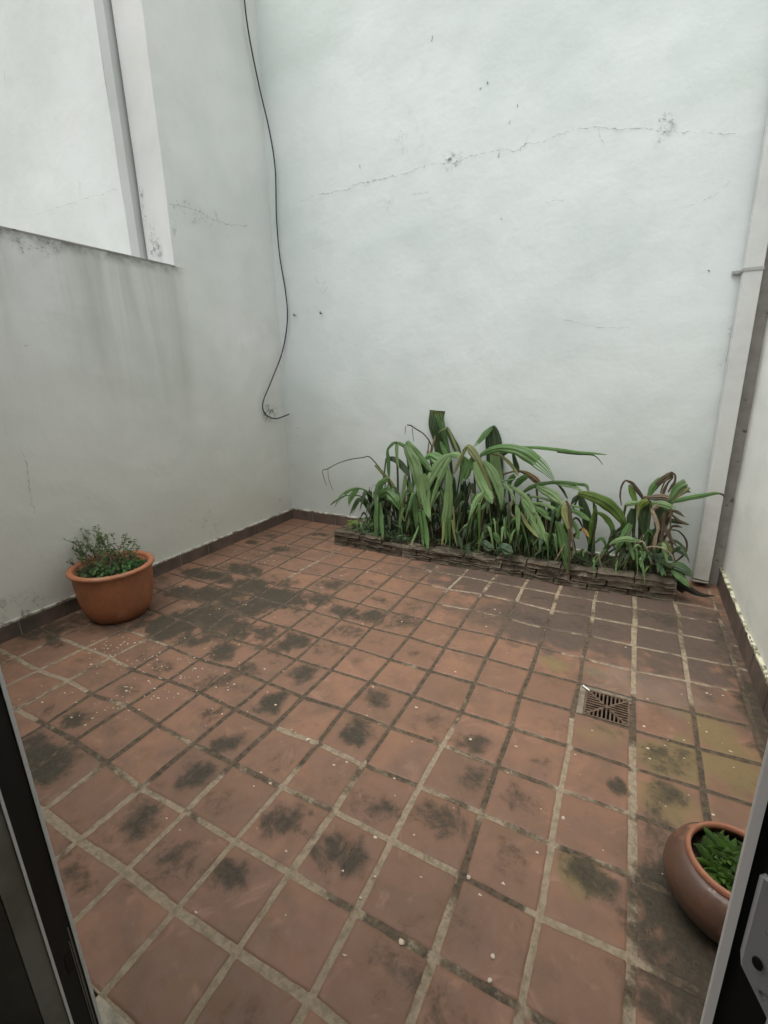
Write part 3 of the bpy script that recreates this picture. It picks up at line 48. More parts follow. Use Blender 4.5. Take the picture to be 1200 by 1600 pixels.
def nz(x, y, z=0, s=1): return noise.noise(Vector((x*s, y*s, z*s)))
def sst(a, b, x):
    t = max(0, min(1, (x-a)/(b-a))); return t*t*(3-2*t)

# ---------------------------------------------------------------- materials
def mat(name, col=(.5, .5, .5), rough=.7, metal=0, spec=.5):
    m = bpy.data.materials.new(name); m.use_nodes = True
    b = m.node_tree.nodes['Principled BSDF']
    b.inputs['Base Color'].default_value = (*col, 1); b.inputs['Roughness'].default_value = rough
    b.inputs['Metallic'].default_value = metal; b.inputs['Specular IOR Level'].default_value = spec
    return m
class N:
    """tiny node-graph helper"""
    def __init__(s, m): s.m = m; s.t = m.node_tree; s.b = s.t.nodes['Principled BSDF']; s.co = s.t.nodes.new('ShaderNodeTexCoord').outputs['Object']
    def set(s, sock, v):
        if isinstance(v, bpy.types.NodeSocket): s.t.links.new(v, sock)
        elif isinstance(v, tuple) and len(v) == 3 and sock.type == 'RGBA': sock.default_value = (*v, 1)
        else: sock.default_value = v
    def map(s, scale):
        n = s.t.nodes.new('ShaderNodeMapping'); n.inputs['Scale'].default_value = scale; s.t.links.new(s.co, n.inputs[0]); return n.outputs[0]
    def noise(s, scale, detail=4, rough=.6, vec=None, dist=0):
        n = s.t.nodes.new('ShaderNodeTexNoise'); n.inputs['Scale'].default_value = scale; n.inputs['Detail'].default_value = detail
        n.inputs['Roughness'].default_value = rough; n.inputs['Distortion'].default_value = dist
        s.t.links.new(vec or s.co, n.inputs['Vector']); return n.outputs['Fac']
    def vor(s, scale, vec=None, feat='F1'):
        n = s.t.nodes.new('ShaderNodeTexVoronoi'); n.feature = feat; n.inputs['Scale'].default_value = scale; s.t.links.new(vec or s.co, n.inputs['Vector']); return n.outputs['Distance']
    def attr(s, name, out='Fac'):
        n = s.t.nodes.new('ShaderNodeAttribute'); n.attribute_name = name; return n.outputs[out]
    def rng(s, v, a, b, c=0, d=1):
        n = s.t.nodes.new('ShaderNodeMapRange'); n.interpolation_type = 'SMOOTHSTEP'; s.set(n.inputs[0], v)
        for i, x in enumerate((a, b, c, d)): s.set(n.inputs[i+1], x)
        return n.outputs[0]
    def math(s, op, a, b=0.0, clamp=False):
        n = s.t.nodes.new('ShaderNodeMath'); n.operation = op; n.use_clamp = clamp; s.set(n.inputs[0], a); s.set(n.inputs[1], b); return n.outputs[0]
    def mix(s, f, a, b, mode='MIX'):
        n = s.t.nodes.new('ShaderNodeMix'); n.data_type = 'RGBA'; n.blend_type = mode; s.set(n.inputs['Factor'], f); s.set(n.inputs['A'], a); s.set(n.inputs['B'], b); return n.outputs['Result']
    def bump(s, h, strength=.3, dist=.01, prev=None):
        n = s.t.nodes.new('ShaderNodeBump'); n.inputs['Strength'].default_value = strength; n.inputs['Distance'].default_value = dist
        s.t.links.new(h, n.inputs['Height'])
        if prev: s.t.links.new(prev, n.inputs['Normal'])
        s.t.links.new(n.outputs[0], s.b.inputs['Normal']); return n.outputs[0]
    def sep(s, axis):
        n = s.t.nodes.new('ShaderNodeSeparateXYZ'); s.t.links.new(s.co, n.inputs[0]); return n.outputs[axis]
    def col(s, v): s.set(s.b.inputs['Base Color'], v)
    def rough(s, v): s.set(s.b.inputs['Roughness'], v)

def wall_paint(name, base=(.695, .745, .722), lowcol=(.46, .48, .42), drip=None, low=1.0, lowh=1.3):
    """old white masonry paint: soft mottling, greenish tone and dark specks increasing towards the floor, optional run-off streaks under height drip"""
    m = mat(name, base, .82, spec=.25); n = N(m)
    big = n.noise(.9, 5, .55); mid = n.noise(4, 6, .65); fine = n.noise(28, 4, .6)
    c = n.mix(n.rng(big, .38, .68), base, tuple(x*y for x, y in zip(base, (.86, .885, .865))))
    c = n.mix(n.rng(mid, .52, .78, 0, .45), c, tuple(x*y for x, y in zip(base, (.82, .83, .80))))
    z = n.sep(2)
    if low:
        f = n.math('SUBTRACT', 1.0, n.rng(n.math('ADD', z, n.math('MULTIPLY', n.math('SUBTRACT', mid, .5), .9)), 0.0, lowh))  # second tone deepens towards the floor, broken up by noise
        c = n.mix(n.math('MULTIPLY', f, .62*low), c, lowcol)
        sp = n.rng(n.noise(9, 6, .75), .60, .70)
        f2 = n.math('SUBTRACT', 1.0, n.rng(z, .08, .55))
        c = n.mix(n.math('MULTIPLY', n.math('MULTIPLY', sp, f2), .55*low), c, (.20, .20, .15))
    if drip:
        st = n.noise(1, 5, .6, n.map((3.3, 3.3, .22)), .6)
        g = n.math('SUBTRACT', drip, z)
        lowpart = n.rng(n.math('MULTIPLY', n.sep(1), -1.0), .60, .80); under = n.math('MULTIPLY', n.math('MULTIPLY', n.math('GREATER_THAN', g, 0.0), lowpart), n.math('SUBTRACT', 1.0, n.rng(n.math('ADD', g, n.math('MULTIPLY', n.noise(1, 4, .6, n.map((3.1, 3.1, .2))), .9)), 0.35, 1.9)))
        c = n.mix(n.math('MULTIPLY', under, n.rng(st, .36, .68, .10, .50)), c, (.27, .27, .215))
        lip = n.math('MULTIPLY', n.math('MULTIPLY', n.math('GREATER_THAN', g, 0.0), lowpart), n.math('SUBTRACT', 1.0, n.rng(g, 0.0, .09)))
        c = n.mix(n.math('MULTIPLY', lip, n.rng(n.noise(14, 4, .6), .3, .65, .2, .8)), c, (.13, .13, .10))
    # scattered hairline and freckle marks
    fr = n.rng(n.vor(11), .0, .035, 1, 0); keep = n.rng(n.noise(3.1, 3), .62, .7)
    c = n.mix(n.math('MULTIPLY', n.math('MULTIPLY', fr, keep), .6), c, (.2, .2, .18))
    n.col(c)
    h1 = n.bump(big, .35, .05); h2 = n.bump(mid, .20, .02, h1); n.bump(n.noise(14, 8, .70, dist=.4), .25, .005, h2)
    return m

M = {}
M['wall'] = wall_paint('white_paint_plaster', low=.75, lowh=1.7)
M['wall_left'] = wall_paint('grimy_white_paint', base=(.76, .78, .74), lowcol=(.60, .595, .50), drip=9.72*S, low=.9, lowh=1.9)
M['wall_right'] = wall_paint('pale_paint_plaster', base=(.86, .865, .82), lowcol=(.78, .77, .66), low=.8, lowh=1.4)
M['wall_bright'] = wall_paint('bright_white_paint', base=(.62, .655, .64), low=0)
M['jamb'] = wall_paint('chalky_white_paint', base=(.60, .615, .595), low=0)
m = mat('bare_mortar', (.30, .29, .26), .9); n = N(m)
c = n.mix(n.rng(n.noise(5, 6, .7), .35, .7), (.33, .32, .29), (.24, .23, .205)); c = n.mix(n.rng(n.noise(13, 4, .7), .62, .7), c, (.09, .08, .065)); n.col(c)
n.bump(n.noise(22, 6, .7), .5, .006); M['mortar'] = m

# terracotta floor tiles, driven by per-vertex wear attributes
m = mat('terracotta_tile', (.3, .13, .08), .6, spec=.35); n = N(m)
rnd = n.attr('rnd'); dark = n.attr('dark'); green = n.attr('green'); fade = n.attr('fade'); wash = n.attr('wash')
base = n.mix(rnd, (.250, .134, .081), (.180, .102, .063))
base = n.mix(n.rng(n.noise(7, 5, .6), .35, .7), base, (.188, .106, .072))
base = n.mix(n.rng(n.noise(3.3, 5, .6, dist=1), .44, .70, 0, .6), base, (.135, .086, .056))
base = n.mix(n.rng(n.noise(5.1, 5, .65, dist=2), .56, .74, 0, .5), base, (.33, .19, .135))
fgr = n.noise(75, 6, .75); md = n.noise(19, 6, .7, dist=.7)
base = n.mix(n.math('MULTIPLY', n.rng(n.math('ADD', fade, n.math('MULTIPLY', n.math('SUBTRACT', md, .5), .5)), .15, .85), .9), base, (.088, .064, .050))
gm = n.rng(n.math('ADD', green, n.math('MULTIPLY', n.math('SUBTRACT', md, .5), .9)), .18, .8)
base = n.mix(n.math('MULTIPLY', gm, .85), base, (.185, .137, .062))
wide = n.noise(9, 5, .65, dist=1.6)
dm = n.math('ADD', dark, n.math('ADD', n.math('MULTIPLY', n.math('SUBTRACT', md, .5), 1.1), n.math('ADD', n.math('MULTIPLY', n.math('SUBTRACT', wide, .5), 1.3), n.math('MULTIPLY', n.math('SUBTRACT', fgr, .5), .7))))
soft = n.rng(n.math('ADD', dark, n.math('ADD', n.math('MULTIPLY', n.math('SUBTRACT', wide, .5), .75), n.math('MULTIPLY', n.math('SUBTRACT', md, .5), .35))), .08, .95)
hard = n.rng(dm, .32, .80); dmask = n.math('MULTIPLY', n.math('ADD', n.math('MULTIPLY', soft, .50), n.math('MULTIPLY', hard, .50)), n.rng(dark, .0, .2))
base = n.mix(n.math('MULTIPLY', dmask, .94), base, n.mix(n.rng(fgr, .3, .7), (.026, .024, .015), (.056, .047, .031)))
base = n.mix(n.math('MULTIPLY', n.math('MULTIPLY', wash, n.rng(md, .3, .7, .5, 1)), .5), base, (.30, .25, .20))
pk = n.math('MULTIPLY', n.rng(n.vor(70), .06, .26, 1, 0), n.math('MULTIPLY', n.rng(dark, .25, .7), n.rng(n.noise(22, 4), .50, .60)))
base = n.mix(pk, base, (.02, .017, .012))
scr = n.rng(n.noise(1, 3, .5, n.map((160, 14, 1)), 3), .70, .78)
base = n.mix(n.math('MULTIPLY', scr, .22), base, (.42, .33, .27))
n.col(base); n.rough(n.math('SUBTRACT', n.rng(n.math('ADD', md, n.math('MULTIPLY', dark, .2)), .3, .8, .46, .80), n.math('MULTIPLY', wash, .18)))
b1 = n.bump(n.noise(6, 3, .5), .25, .012); n.bump(n.math('ADD', fgr, n.math('MULTIPLY', md, .7)), .35, .0025, b1); M['tile'] = m

m = mat('tile_grout', (.3, .26, .19), .95, spec=.2); n = N(m)
moss = n.attr('moss'); nn = n.noise(38, 7, .75); n2 = n.noise(7, 5, .7)
c = n.mix(n.rng(nn, .35, .68), (.325, .262, .184), (.205, .165, .112))
mm = n.rng(n.math('ADD', moss, n.math('ADD', n.math('MULTIPLY', n.math('SUBTRACT', n2, .5), 1.3), n.math('MULTIPLY', n.math('SUBTRACT', nn, .5), .7))), .35, .68)
c = n.mix(mm, c, n.mix(n.rng(nn, .4, .6), (.060, .050, .036), (.125, .092, .062))); n.col(c)
n.bump(nn, .8, .006, n.bump(n.noise(90, 4, .7), .4, .003)); M['grout'] = m

m = mat('skirting_tile', (.13, .09, .07), .6); n = N(m)
c = n.mix(n.rng(n.noise(6, 6, .65), .35, .7), (.155, .112, .09), (.085, .068, .052)); c = n.mix(n.rng(n.noise(16, 6, .75), .58, .72), c, (.035, .032, .024)); n.col(c)
n.bump(n.noise(30, 5, .7), .4, .004); M['skirt'] = m
m = mat('skirting_paint_edge', (.6, .58, .5), .9); n = N(m)
c = n.mix(n.rng(n.noise(9, 7, .85), .44, .60), (.52, .50, .43), (.15, .125, .09)); n.col(c); n.bump(n.noise(40, 4, .7), .8, .006); M['edge'] = m
m = mat('mossy_skirting_paint_edge', (.6, .58, .4), .9); n = N(m)
c = n.mix(n.rng(n.noise(9, 7, .85), .50, .58), (.60, .58, .42), (.13, .12, .07)); n.col(c); n.bump(n.noise(40, 4, .7), .8, .006); M['edge_moss'] = m

m = mat('old_planter_brick', (.15, .11, .08), .95, spec=.2); n = N(m)
a = n.noise(5, 7, .7, dist=1.2); b = n.noise(24, 6, .75)
c = n.mix(n.rng(a, .36, .66), (.145, .120, .088), (.078, .066, .046)); c = n.mix(n.rng(n.noise(8, 5, .7), .62, .70, 0, .7), c, (.21, .095, .055))
strk = n.noise(1, 6, .7, n.map((2.2, 2.2, 46)), 1.8)
c = n.mix(n.rng(strk, .58, .72, 0, .5), c, (.045, .039, .027)); c = n.mix(n.rng(b, .6, .72), c, (.34, .28, .22)); c = n.mix(n.rng(n.noise(3.1, 6, .7), .53, .64, 0, .85), c, (.052, .047, .030)); c = n.mix(n.rng(n.noise(6.5, 7, .75, dist=1), .55, .62, 0, .8), c, (.27, .222, .17)); n.col(c)
n.bump(b, 1, .016, n.bump(a, 1, .035, n.bump(strk, .2, .005))); M['brick'] = m
m = mat('damp_soil', (.03, .023, .015), 1, spec=.1); n = N(m)
n.col(n.mix(n.rng(n.noise(40, 6, .8), .4, .65), (.018, .014, .009), (.07, .052, .034))); n.bump(n.noise(50, 6, .8), 1, .02); M['soil'] = m

def clay(name, c1, c2, c3, dark, z0, z1, rough=.6, bloom=.28):
    m = mat(name, c1, rough); n = N(m)
    c = n.mix(n.rng(n.noise(5, 6, .6), .35, .7), c1, c2); c = n.mix(n.rng(n.noise(14, 6, .7, dist=1), .56, .72, 0, .6), c, c3)
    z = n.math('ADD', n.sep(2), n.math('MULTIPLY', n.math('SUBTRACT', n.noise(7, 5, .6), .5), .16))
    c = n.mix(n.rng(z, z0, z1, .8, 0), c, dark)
    c = n.mix(n.rng(n.noise(1, 6, .7, n.map((9, 9, 3)), .8), .56, .74, 0, .35), c, tuple(x*.5 for x in c1)); c = n.mix(n.rng(n.noise(24, 6, .8), .64, .74, 0, .5), c, (.45, .38, .30)); c = n.mix(n.rng(n.noise(4.2, 7, .7, dist=.8), .52, .72, 0, bloom), c, (.46, .36, .28))
    n.col(c); n.bump(n.noise(45, 5, .6), .35, .003, n.bump(n.noise(6, 4), .3, .01)); return m
M['clay'] = clay('orange_terracotta', (.36, .138, .062), (.28, .108, .049), (.42, .19, .10), (.17, .062, .03), 0, .13)
M['clay_brown'] = clay('smoked_clay', (.066, .040, .028), (.115, .058, .036), (.125, .088, .066), (.05, .034, .024), 0, .08, .40, .07)
m = M['clay_brown']; n = N(m); old = n.b.inputs['Base Color'].links[0].from_socket; n.col(n.mix(n.math('MULTIPLY', n.rng(n.noise(3.2, 5, .6), .52, .62), n.rng(n.sep(2), .09, .14)), old, (.34, .15, .09)))
m = mat('green_leaf', (.1, .18, .07), .42, spec=.4); n = N(m)
lc = n.attr('lc', 'Color'); uvn = n.t.nodes.new('ShaderNodeUVMap'); uvn.uv_map = 'UVMap'
sp = n.t.nodes.new('ShaderNodeSeparateXYZ'); n.t.links.new(uvn.outputs[0], sp.inputs[0])
wv = n.math('SINE', n.math('MULTIPLY', sp.outputs[0], 62.0)); stripe = n.rng(wv, -.6, 1, 0, 1)
c = n.mix(n.math('MULTIPLY', stripe, .55), lc, n.mix(.5, lc, (.25, .34, .15)))
c = n.mix(n.rng(n.noise(14, 5, .6), .5, .75, 0, .5), c, n.mix(.5, lc, (.02, .03, .01)))
c = n.mix(n.rng(n.noise(60, 3, .6), .64, .7, 0, .7), c, (.19, .14, .06))
n.col(c); n.rough(.36); n.bump(wv, .5, .0018)
n.b.inputs['Subsurface Weight'].default_value = 0
tr = n.t.nodes.new('ShaderNodeBsdfTranslucent'); n.t.links.new(c, tr.inputs[0]); mx = n.t.nodes.new('ShaderNodeMixShader'); mx.inputs[0].default_value = .22
n.t.links.new(n.b.outputs[0], mx.inputs[1]); n.t.links.new(tr.outputs[0], mx.inputs[2]); n.t.links.new(mx.outputs[0], n.t.nodes['Material Output'].inputs[0]); M['leaf'] = m
m = mat('dry_leaf', (.16, .11, .07), .85); n = N(m); lc = n.attr('lc', 'Color')
n.col(n.mix(n.rng(n.noise(30, 5, .7), .4, .7), lc, n.mix(.6, lc, (.03, .02, .015)))); n.bump(n.noise(80, 4, .7), .6, .003); M['dry'] = m
M['scratch'] = mat('scratch_mark', (.16, .16, .15), 1); M['twig'] = mat('grey_brown_twig', (.12, .095, .065), .9)
M['black'] = mat('black_cable_rubber', (.018, .022, .022), .45)
m = mat('white_drainpipe', (.56, .56, .53), .5); n = N(m)
c = n.mix(n.rng(n.noise(3, 5, .6), .4, .7), (.61, .62, .595), (.53, .54, .515)); c = n.mix(n.math('MULTIPLY', n.rng(n.sep(2), .0, 1.1, 1, 0), n.rng(n.noise(6, 6, .7), .35, .65, .3, .8)), c, (.42, .40, .34))
c = n.mix(n.rng(n.noise(16, 5, .75), .68, .74), c, (.25, .23, .19)); n.col(c); n.bump(n.noise(8, 4, .6), .2, .01); M['pipe'] = m
M['steel'] = mat('galvanised_strap', (.42, .42, .40), .45, .6)
m = mat('grate_iron', (.13, .105, .078), .6, .2); n = N(m); n.col(n.mix(n.rng(n.noise(40, 5, .7), .4, .65), (.150, .100, .066), (.075, .048, .030))); n.bump(n.noise(70, 4), .5, .002); M['grate'] = m
M['pit'] = mat('drain_pit', (.018, .009, .006), .9)
m = mat('concrete_sill', (.3, .27, .21), .9); n = N(m); n.col(n.mix(n.rng(n.noise(20, 6, .7), .4, .65), (.36, .325, .25), (.22, .19, .14))); n.bump(n.noise(40, 5, .7), .5, .005); M['sill'] = m
m = mat('drain_cement', (.2, .17, .13), .9); n = N(m); n.col(n.mix(n.rng(n.noise(20, 6, .7), .4, .65), (.225, .185, .135), (.13, .105, .075))); n.bump(n.noise(40, 5, .7), .5, .005); M['cement'] = m
M['alu'] = mat('white_aluminium', (.76, .78, .78), .35)
m = mat('grey_aluminium', (.12, .125, .12), .4, .2); n = N(m); n.col(n.mix(n.rng(n.noise(6, 4), .4, .7), (.22, .225, .205), (.16, .16, .14))); M['alu_grey'] = m
M['matt_black'] = mat('shade_black', (.010, .010, .009), .6)  # near-black paints in the shade on the jamb's inner face
m = mat('latch_plate_metal', (.45, .45, .47), .35, .2); n = N(m); n.col(n.mix(n.rng(n.noise(30, 5, .7), .62, .72), (.80, .80, .82), (.16, .13, .09))); M['plate'] = m
M['glass'] = mat('dark_door_glass', (.012, .012, .009), .12, spec=.6)
M['room'] = mat('dim_room_wall', (.30, .28, .25), .8); M['facade'] = wall_paint('cream_facade_paint', base=(.68, .68, .64), low=.5)
M['flake'] = mat('plaster_flake', (.56, .48, .37), .9)
M['paperw'] = mat('white_paper', (.8, .8, .76), .8)
m = mat('crack_line', (.36, .36, .345), 1, spec=0); n = N(m)
al = n.math('MULTIPLY', n.rng(n.noise(22, 6, .85), .42, .56), .9); tb = n.t.nodes.new('ShaderNodeBsdfTransparent'); mx = n.t.nodes.new('ShaderNodeMixShader')
n.t.links.new(al, mx.inputs[0]); n.t.links.new(tb.outputs[0], mx.inputs[1]); n.t.links.new(n.b.outputs[0], mx.inputs[2]); n.t.links.new(mx.outputs[0], n.t.nodes['Material Output'].inputs[0]); M['crack'] = m
m = mat('flaked_paint_patch', (.24, .25, .23), 1, spec=0); n = N(m)
al = n.math('MULTIPLY', n.rng(n.math('ADD', n.noise(34, 8, .85), n.math('MULTIPLY', n.math('SUBTRACT', n.noise(9, 4), .5), .5)), .53, .62), n.attr('pa')); tb = n.t.nodes.new('ShaderNodeBsdfTransparent'); mx = n.t.nodes.new('ShaderNodeMixShader')
n.t.links.new(al, mx.inputs[0]); n.t.links.new(tb.outputs[0], mx.inputs[1]); n.t.links.new(n.b.outputs[0], mx.inputs[2]); n.t.links.new(mx.outputs[0], n.t.nodes['Material Output'].inputs[0]); M['patch'] = m

# ---------------------------------------------------------------- object helpers
def mesh_obj(name, verts, faces, material, parent=None, smooth=False, attrs=None, uvs=None, cols=None):
    me = bpy.data.meshes.new(name); me.from_pydata([tuple(v) for v in verts], [], faces); me.update()
    if attrs:
        for k, vals in attrs.items(): a = me.attributes.new(k, 'FLOAT', 'POINT'); a.data.foreach_set('value', vals)
    if cols:
        a = me.attributes.new('lc', 'FLOAT_COLOR', 'POINT'); a.data.foreach_set('color', [x for c in cols for x in (*c, 1)])
    if uvs:
        ul = me.uv_layers.new(name='UVMap'); li = [0]*len(me.loops); me.loops.foreach_get('vertex_index', li)
        ul.data.foreach_set('uv', [x for i in li for x in uvs[i]])
    if smooth: me.polygons.foreach_set('use_smooth', [True]*len(me.polygons))
    me.materials.append(M[material] if isinstance(material, str) else material)
    o = bpy.data.objects.new(name, me); C.objects.link(o)
    if parent: o.parent = parent; o.matrix_parent_inverse = parent.matrix_world.inverted()
    return o
def thing(name, label, cat, loc=(0, 0, 0), group=None):
    o = bpy.data.objects.new(name, None); o.empty_display_size = .1; C.objects.link(o); o.location = loc
    o.matrix_world = Matrix.Translation(loc)
    return tag(o, label, cat, group)
def tag(o, label, cat, group=None):
    o['label'] = label; o['category'] = cat
    if group: o['group'] = group
    return o
class MB:
    def __init__(s): s.v = []; s.f = []
    def quad(s, a, b, c, d): i = len(s.v); s.v += [a, b, c, d]; s.f.append((i, i+1, i+2, i+3))
    def prism(s, poly, h0, h1, lean=0, leanv=0):
        """extrude a plan polygon [(u,v)...] from h0 to h1; lean = sideways drift per unit height"""
        i = len(s.v); k = len(poly)
        for h in (h0, h1): s.v += [P(u+lean*h, v+leanv*h, h) for u, v in poly]
        s.f += [(i+j, i+(j+1) % k, i+k+(j+1) % k, i+k+j) for j in range(k)]; s.f += [tuple(i+j for j in range(k))[::-1], tuple(i+k+j for j in range(k))]
    def box(s, u0, u1, v0, v1, h0, h1, lean=0): s.prism([(u0, v1), (u1, v1), (u1, v0), (u0, v0)], h0, h1, lean)
    def build(s, name, material, parent=None, bevel=0, smooth=False):
        o = mesh_obj(name, s.v, s.f, material, parent, smooth)
        if bevel:
            md = o.modifiers.new('bevel', 'BEVEL'); md.width = bevel; md.segments = 2; md.limit_method = 'ANGLE'
        return o
def tube(pts, r, n=8, taper=None):
    """tube through 3D points (metres) -> verts, faces"""
    v = []; f = []; k = len(pts); up = Vector((.13, .31, 1)).normalized()
    for i, p in enumerate(pts):
        t = (pts[min(i+1, k-1)]-pts[max(i-1, 0)]).normalized(); a = t.cross(up)
        a = a.normalized() if a.length > .05 else t.cross(Vector((1, 0, 0))).normalized(); b = t.cross(a)
        rr = r*(taper[i] if taper else 1)
        for j in range(n): an = 2*math.pi*j/n; v.append(p+a*math.cos(an)*rr+b*math.sin(an)*rr)
    for i in range(k-1):
        for j in range(n): f.append((i*n+j, i*n+(j+1) % n, (i+1)*n+(j+1) % n, (i+1)*n+j))
    f.append(tuple(range(n))[::-1]); f.append(tuple((k-1)*n+j for j in range(n))); return v, f
def catmull(pts, sub):
    out = []; k = len(pts)
    for i in range(k-1):
        a, b, c, d = pts[max(i-1, 0)], pts[i], pts[i+1], pts[min(i+2, k-1)]
        for j in range(sub):
            t = j/sub; out.append(tuple(.5*(2*b[q]+(c[q]-a[q])*t+(2*a[q]-5*b[q]+4*c[q]-d[q])*t*t+(3*b[q]-a[q]-3*c[q]+d[q])*t**3) for q in range(len(b))))
    out.append(tuple(pts[-1])); return out
def lathe(prof, n=64, wob=.0):
    v = []; f = []
    for i, (r, h) in enumerate(prof):
        for j in range(n):
            a = 2*math.pi*j/n; rr = r*(1+wob*nz(math.cos(a)*1.5, math.sin(a)*1.5, h)); v.append(Vector((math.cos(a)*rr, math.sin(a)*rr, h)))
    for i in range(len(prof)-1):
        for j in range(n): f.append((i*n+j, i*n+(j+1) % n, (i+1)*n+(j+1) % n, (i+1)*n+j))
    f.append(tuple(range(n))[::-1]); f.append(tuple((len(prof)-1)*n+j for j in range(n))); return v, f
def structure(o): o['kind'] = 'structure'; return o

# ---------------------------------------------------------------- ground and floor
mb = MB(); mb.quad(P(-400, 400, -.9), P(400, 400, -.9), P(400, -400, -.9), P(-400, -400, -.9))
structure(mb.build('ground', 'sill'))

UW0, UW1, VW0, VW1 = -14.10, 2.30, -1.85, 12.97        # faces of the four walls at floor level
us = [UW0-.06]+list(range(-13, 3))+[UW1+.1]; vs_ = [VW0-.06]+list(range(-1, 13))+[VW1]
def corner(i, j):
    u, v = us[i], vs_[j]; ju, jv = JIT.get((int(u) if 0 < i < len(us)-1 else 99, int(v) if 0 < j < len(vs_)-1 else 99), (None, None))
    if ju is None: ju, jv = .03*nz(u*3.1, v*2.7, 5), .03*nz(u*2.3, v*3.3, 9)
    lim = .16
    if i in (0, len(us)-1): ju = 0
    if j in (0, len(vs_)-1): jv = 0
    return u+max(-lim, min(lim, ju)), v+max(-lim, min(lim, jv))
GR = [[corner(i, j) for j in range(len(vs_))] for i in range(len(us))]
_r = random.Random(21)
for _i in range(-14, 3):
    for _j in range(-1, 13):
        if _r.random() < .85: STAINS.append((_i+.5+_r.uniform(-.22, .22), _j+.5+_r.uniform(-.22, .22), _r.uniform(.18, .5), _r.uniform(.18, .42), _r.choice((.12, .2, .25, .32, .42)), 'd'))
for _i in range(26): STAINS.append((_r.uniform(-14, 2), _r.uniform(-1, 12.5), _r.uniform(.5, 1.6), _r.uniform(.4, 1.2), _r.uniform(.15, .35), 'd'))
def stain(u, v):
    d = g = fd = ws = 0
    for cu, cv, ru, rv, k, t in STAINS:
        x = (u-cu)/ru; y = (v-cv)/rv
        if abs(x) > 1.9 or abs(y) > 1.9: continue
        q = math.hypot(x, y)+.55*nz(u*2.6+cu, v*2.6, cv)+.3*nz(u*6, v*6, cu)
        a = k*(1-sst(.35, 1.5, q))
        if t == 'd': d = 1-(1-d)*(1-a*.92)
        elif t == 'g': g = max(g, a)
        elif t == 'f': fd = max(fd, a)
        else: ws = max(ws, a)
    return d, g, fd, ws
TS = [0, .022, .06, .16, .27, .38, .5, .62, .73, .84, .94, .978, 1]
V = []; F = []; A = dict(rnd=[], dark=[], green=[], fade=[], wash=[])
for i in range(len(us)-1):
    for j in range(len(vs_)-1):
        if us[i] == -1 and vs_[j] == 5: continue                       # the drain takes this tile's place
        a, b, c, d = GR[i][j], GR[i+1][j], GR[i+1][j+1], GR[i][j+1]
        if b[0]-a[0] < .12: continue
        near = sst(4, 12, vs_[j])
        gl, gr_, gt, gb = [0.0240+.006*near+random.uniform(-.006, .010) for _ in range(4)]
        if vs_[j] == 12: gt += .012
        if vs_[j] == 11: gb += .012
        if us[i] == 0: gl += .012
        if us[i] == -1: gr_ += .012
        if vs_[j] < 4: gt *= .9; gb *= .9; gl *= 1.15; gr_ *= 1.15
        wU, wV = max(.2, b[0]-a[0]), max(.2, d[1]-a[1]); rnd = random.random(); tu, tv, th = random.uniform(-.005, .005), random.uniform(-.005, .005), random.uniform(-.004, .003)
        o = len(V)
        for y, tv_ in enumerate(TS):
            for x, tu_ in enumerate(TS):
                s_ = gl/wU+(1-(gl+gr_)/wU)*tu_; t_ = gt/wV+(1-(gt+gb)/wV)*tv_
                u = (a[0]*(1-s_)+b[0]*s_)*(1-t_)+(d[0]*(1-s_)+c[0]*s_)*t_; v = (a[1]*(1-s_)+b[1]*s_)*(1-t_)+(d[1]*(1-s_)+c[1]*s_)*t_
                eu, ev = min(tu_, 1-tu_), min(tv_, 1-tv_)
                # rounded corners and slightly chipped edges
                if eu < .03 or ev < .03:
                    u += .010*nz(u*9, v*9, 1)*(1 if eu < .03 else 0); v += .010*nz(u*9, v*9, 7)*(1 if ev < .03 else 0)
                if eu == 0 and ev == 0: u += (.016 if tu_ == 0 else -.016); v += (.016 if tv_ == 0 else -.016)
                e = min(eu, ev); h = (-.026 if e == 0 else -.004 if e < .03 else 0)+tu*(tu_-.5)+tv*(tv_-.5)+th+.004*nz(u*2, v*2, 3)
                V.append(P(u, v, h)); q = stain(u, v); A['rnd'].append(rnd)
                for k_, z_ in zip(('dark', 'green', 'fade', 'wash'), q): A[k_].append(z_)
        k = len(TS)
        for y in range(k-1):
            for x in range(k-1): F.append((o+y*k+x, o+(y+1)*k+x, o+(y+1)*k+x+1, o+y*k+x+1))
floor = structure(mesh_obj('patio_floor', V, F, 'tile', smooth=True, attrs=A))
DR = (-.86, -.05, 5.20, 6.03)                                          # the drain opening
def span(a, b, st, cuts):
    n_ = int(round((b-a)/st)); L = [a+(b-a)*i/n_ for i in range(n_+1)]
    return sorted(set([x for x in L if all(abs(x-c_) > .03 for c_ in cuts)]+list(cuts)))
X = span(UW0-.1, UW1+.15, .1, DR[:2]); Y = span(VW0-.1, 12.95, .1, DR[2:])
V = []; F = []; MO = []
CL1 = {2: 99, 1: 99, 0: 6.3, -1: 6.2, -2: 10.4, -3: 7.4, -4: 9.4, -5: 9.8, -6: 10.4, -7: 11, -8: 11.2, -9: 11.6}       # joints pale from here towards the door
CL2 = {2: 4.4, 1: 4.6, 0: 5.0, -1: 2.5, -2: 2.2, -3: 2.0, -4: 1.6, -5: 2.3, -6: .8}                                        # and pale up to here from the planter
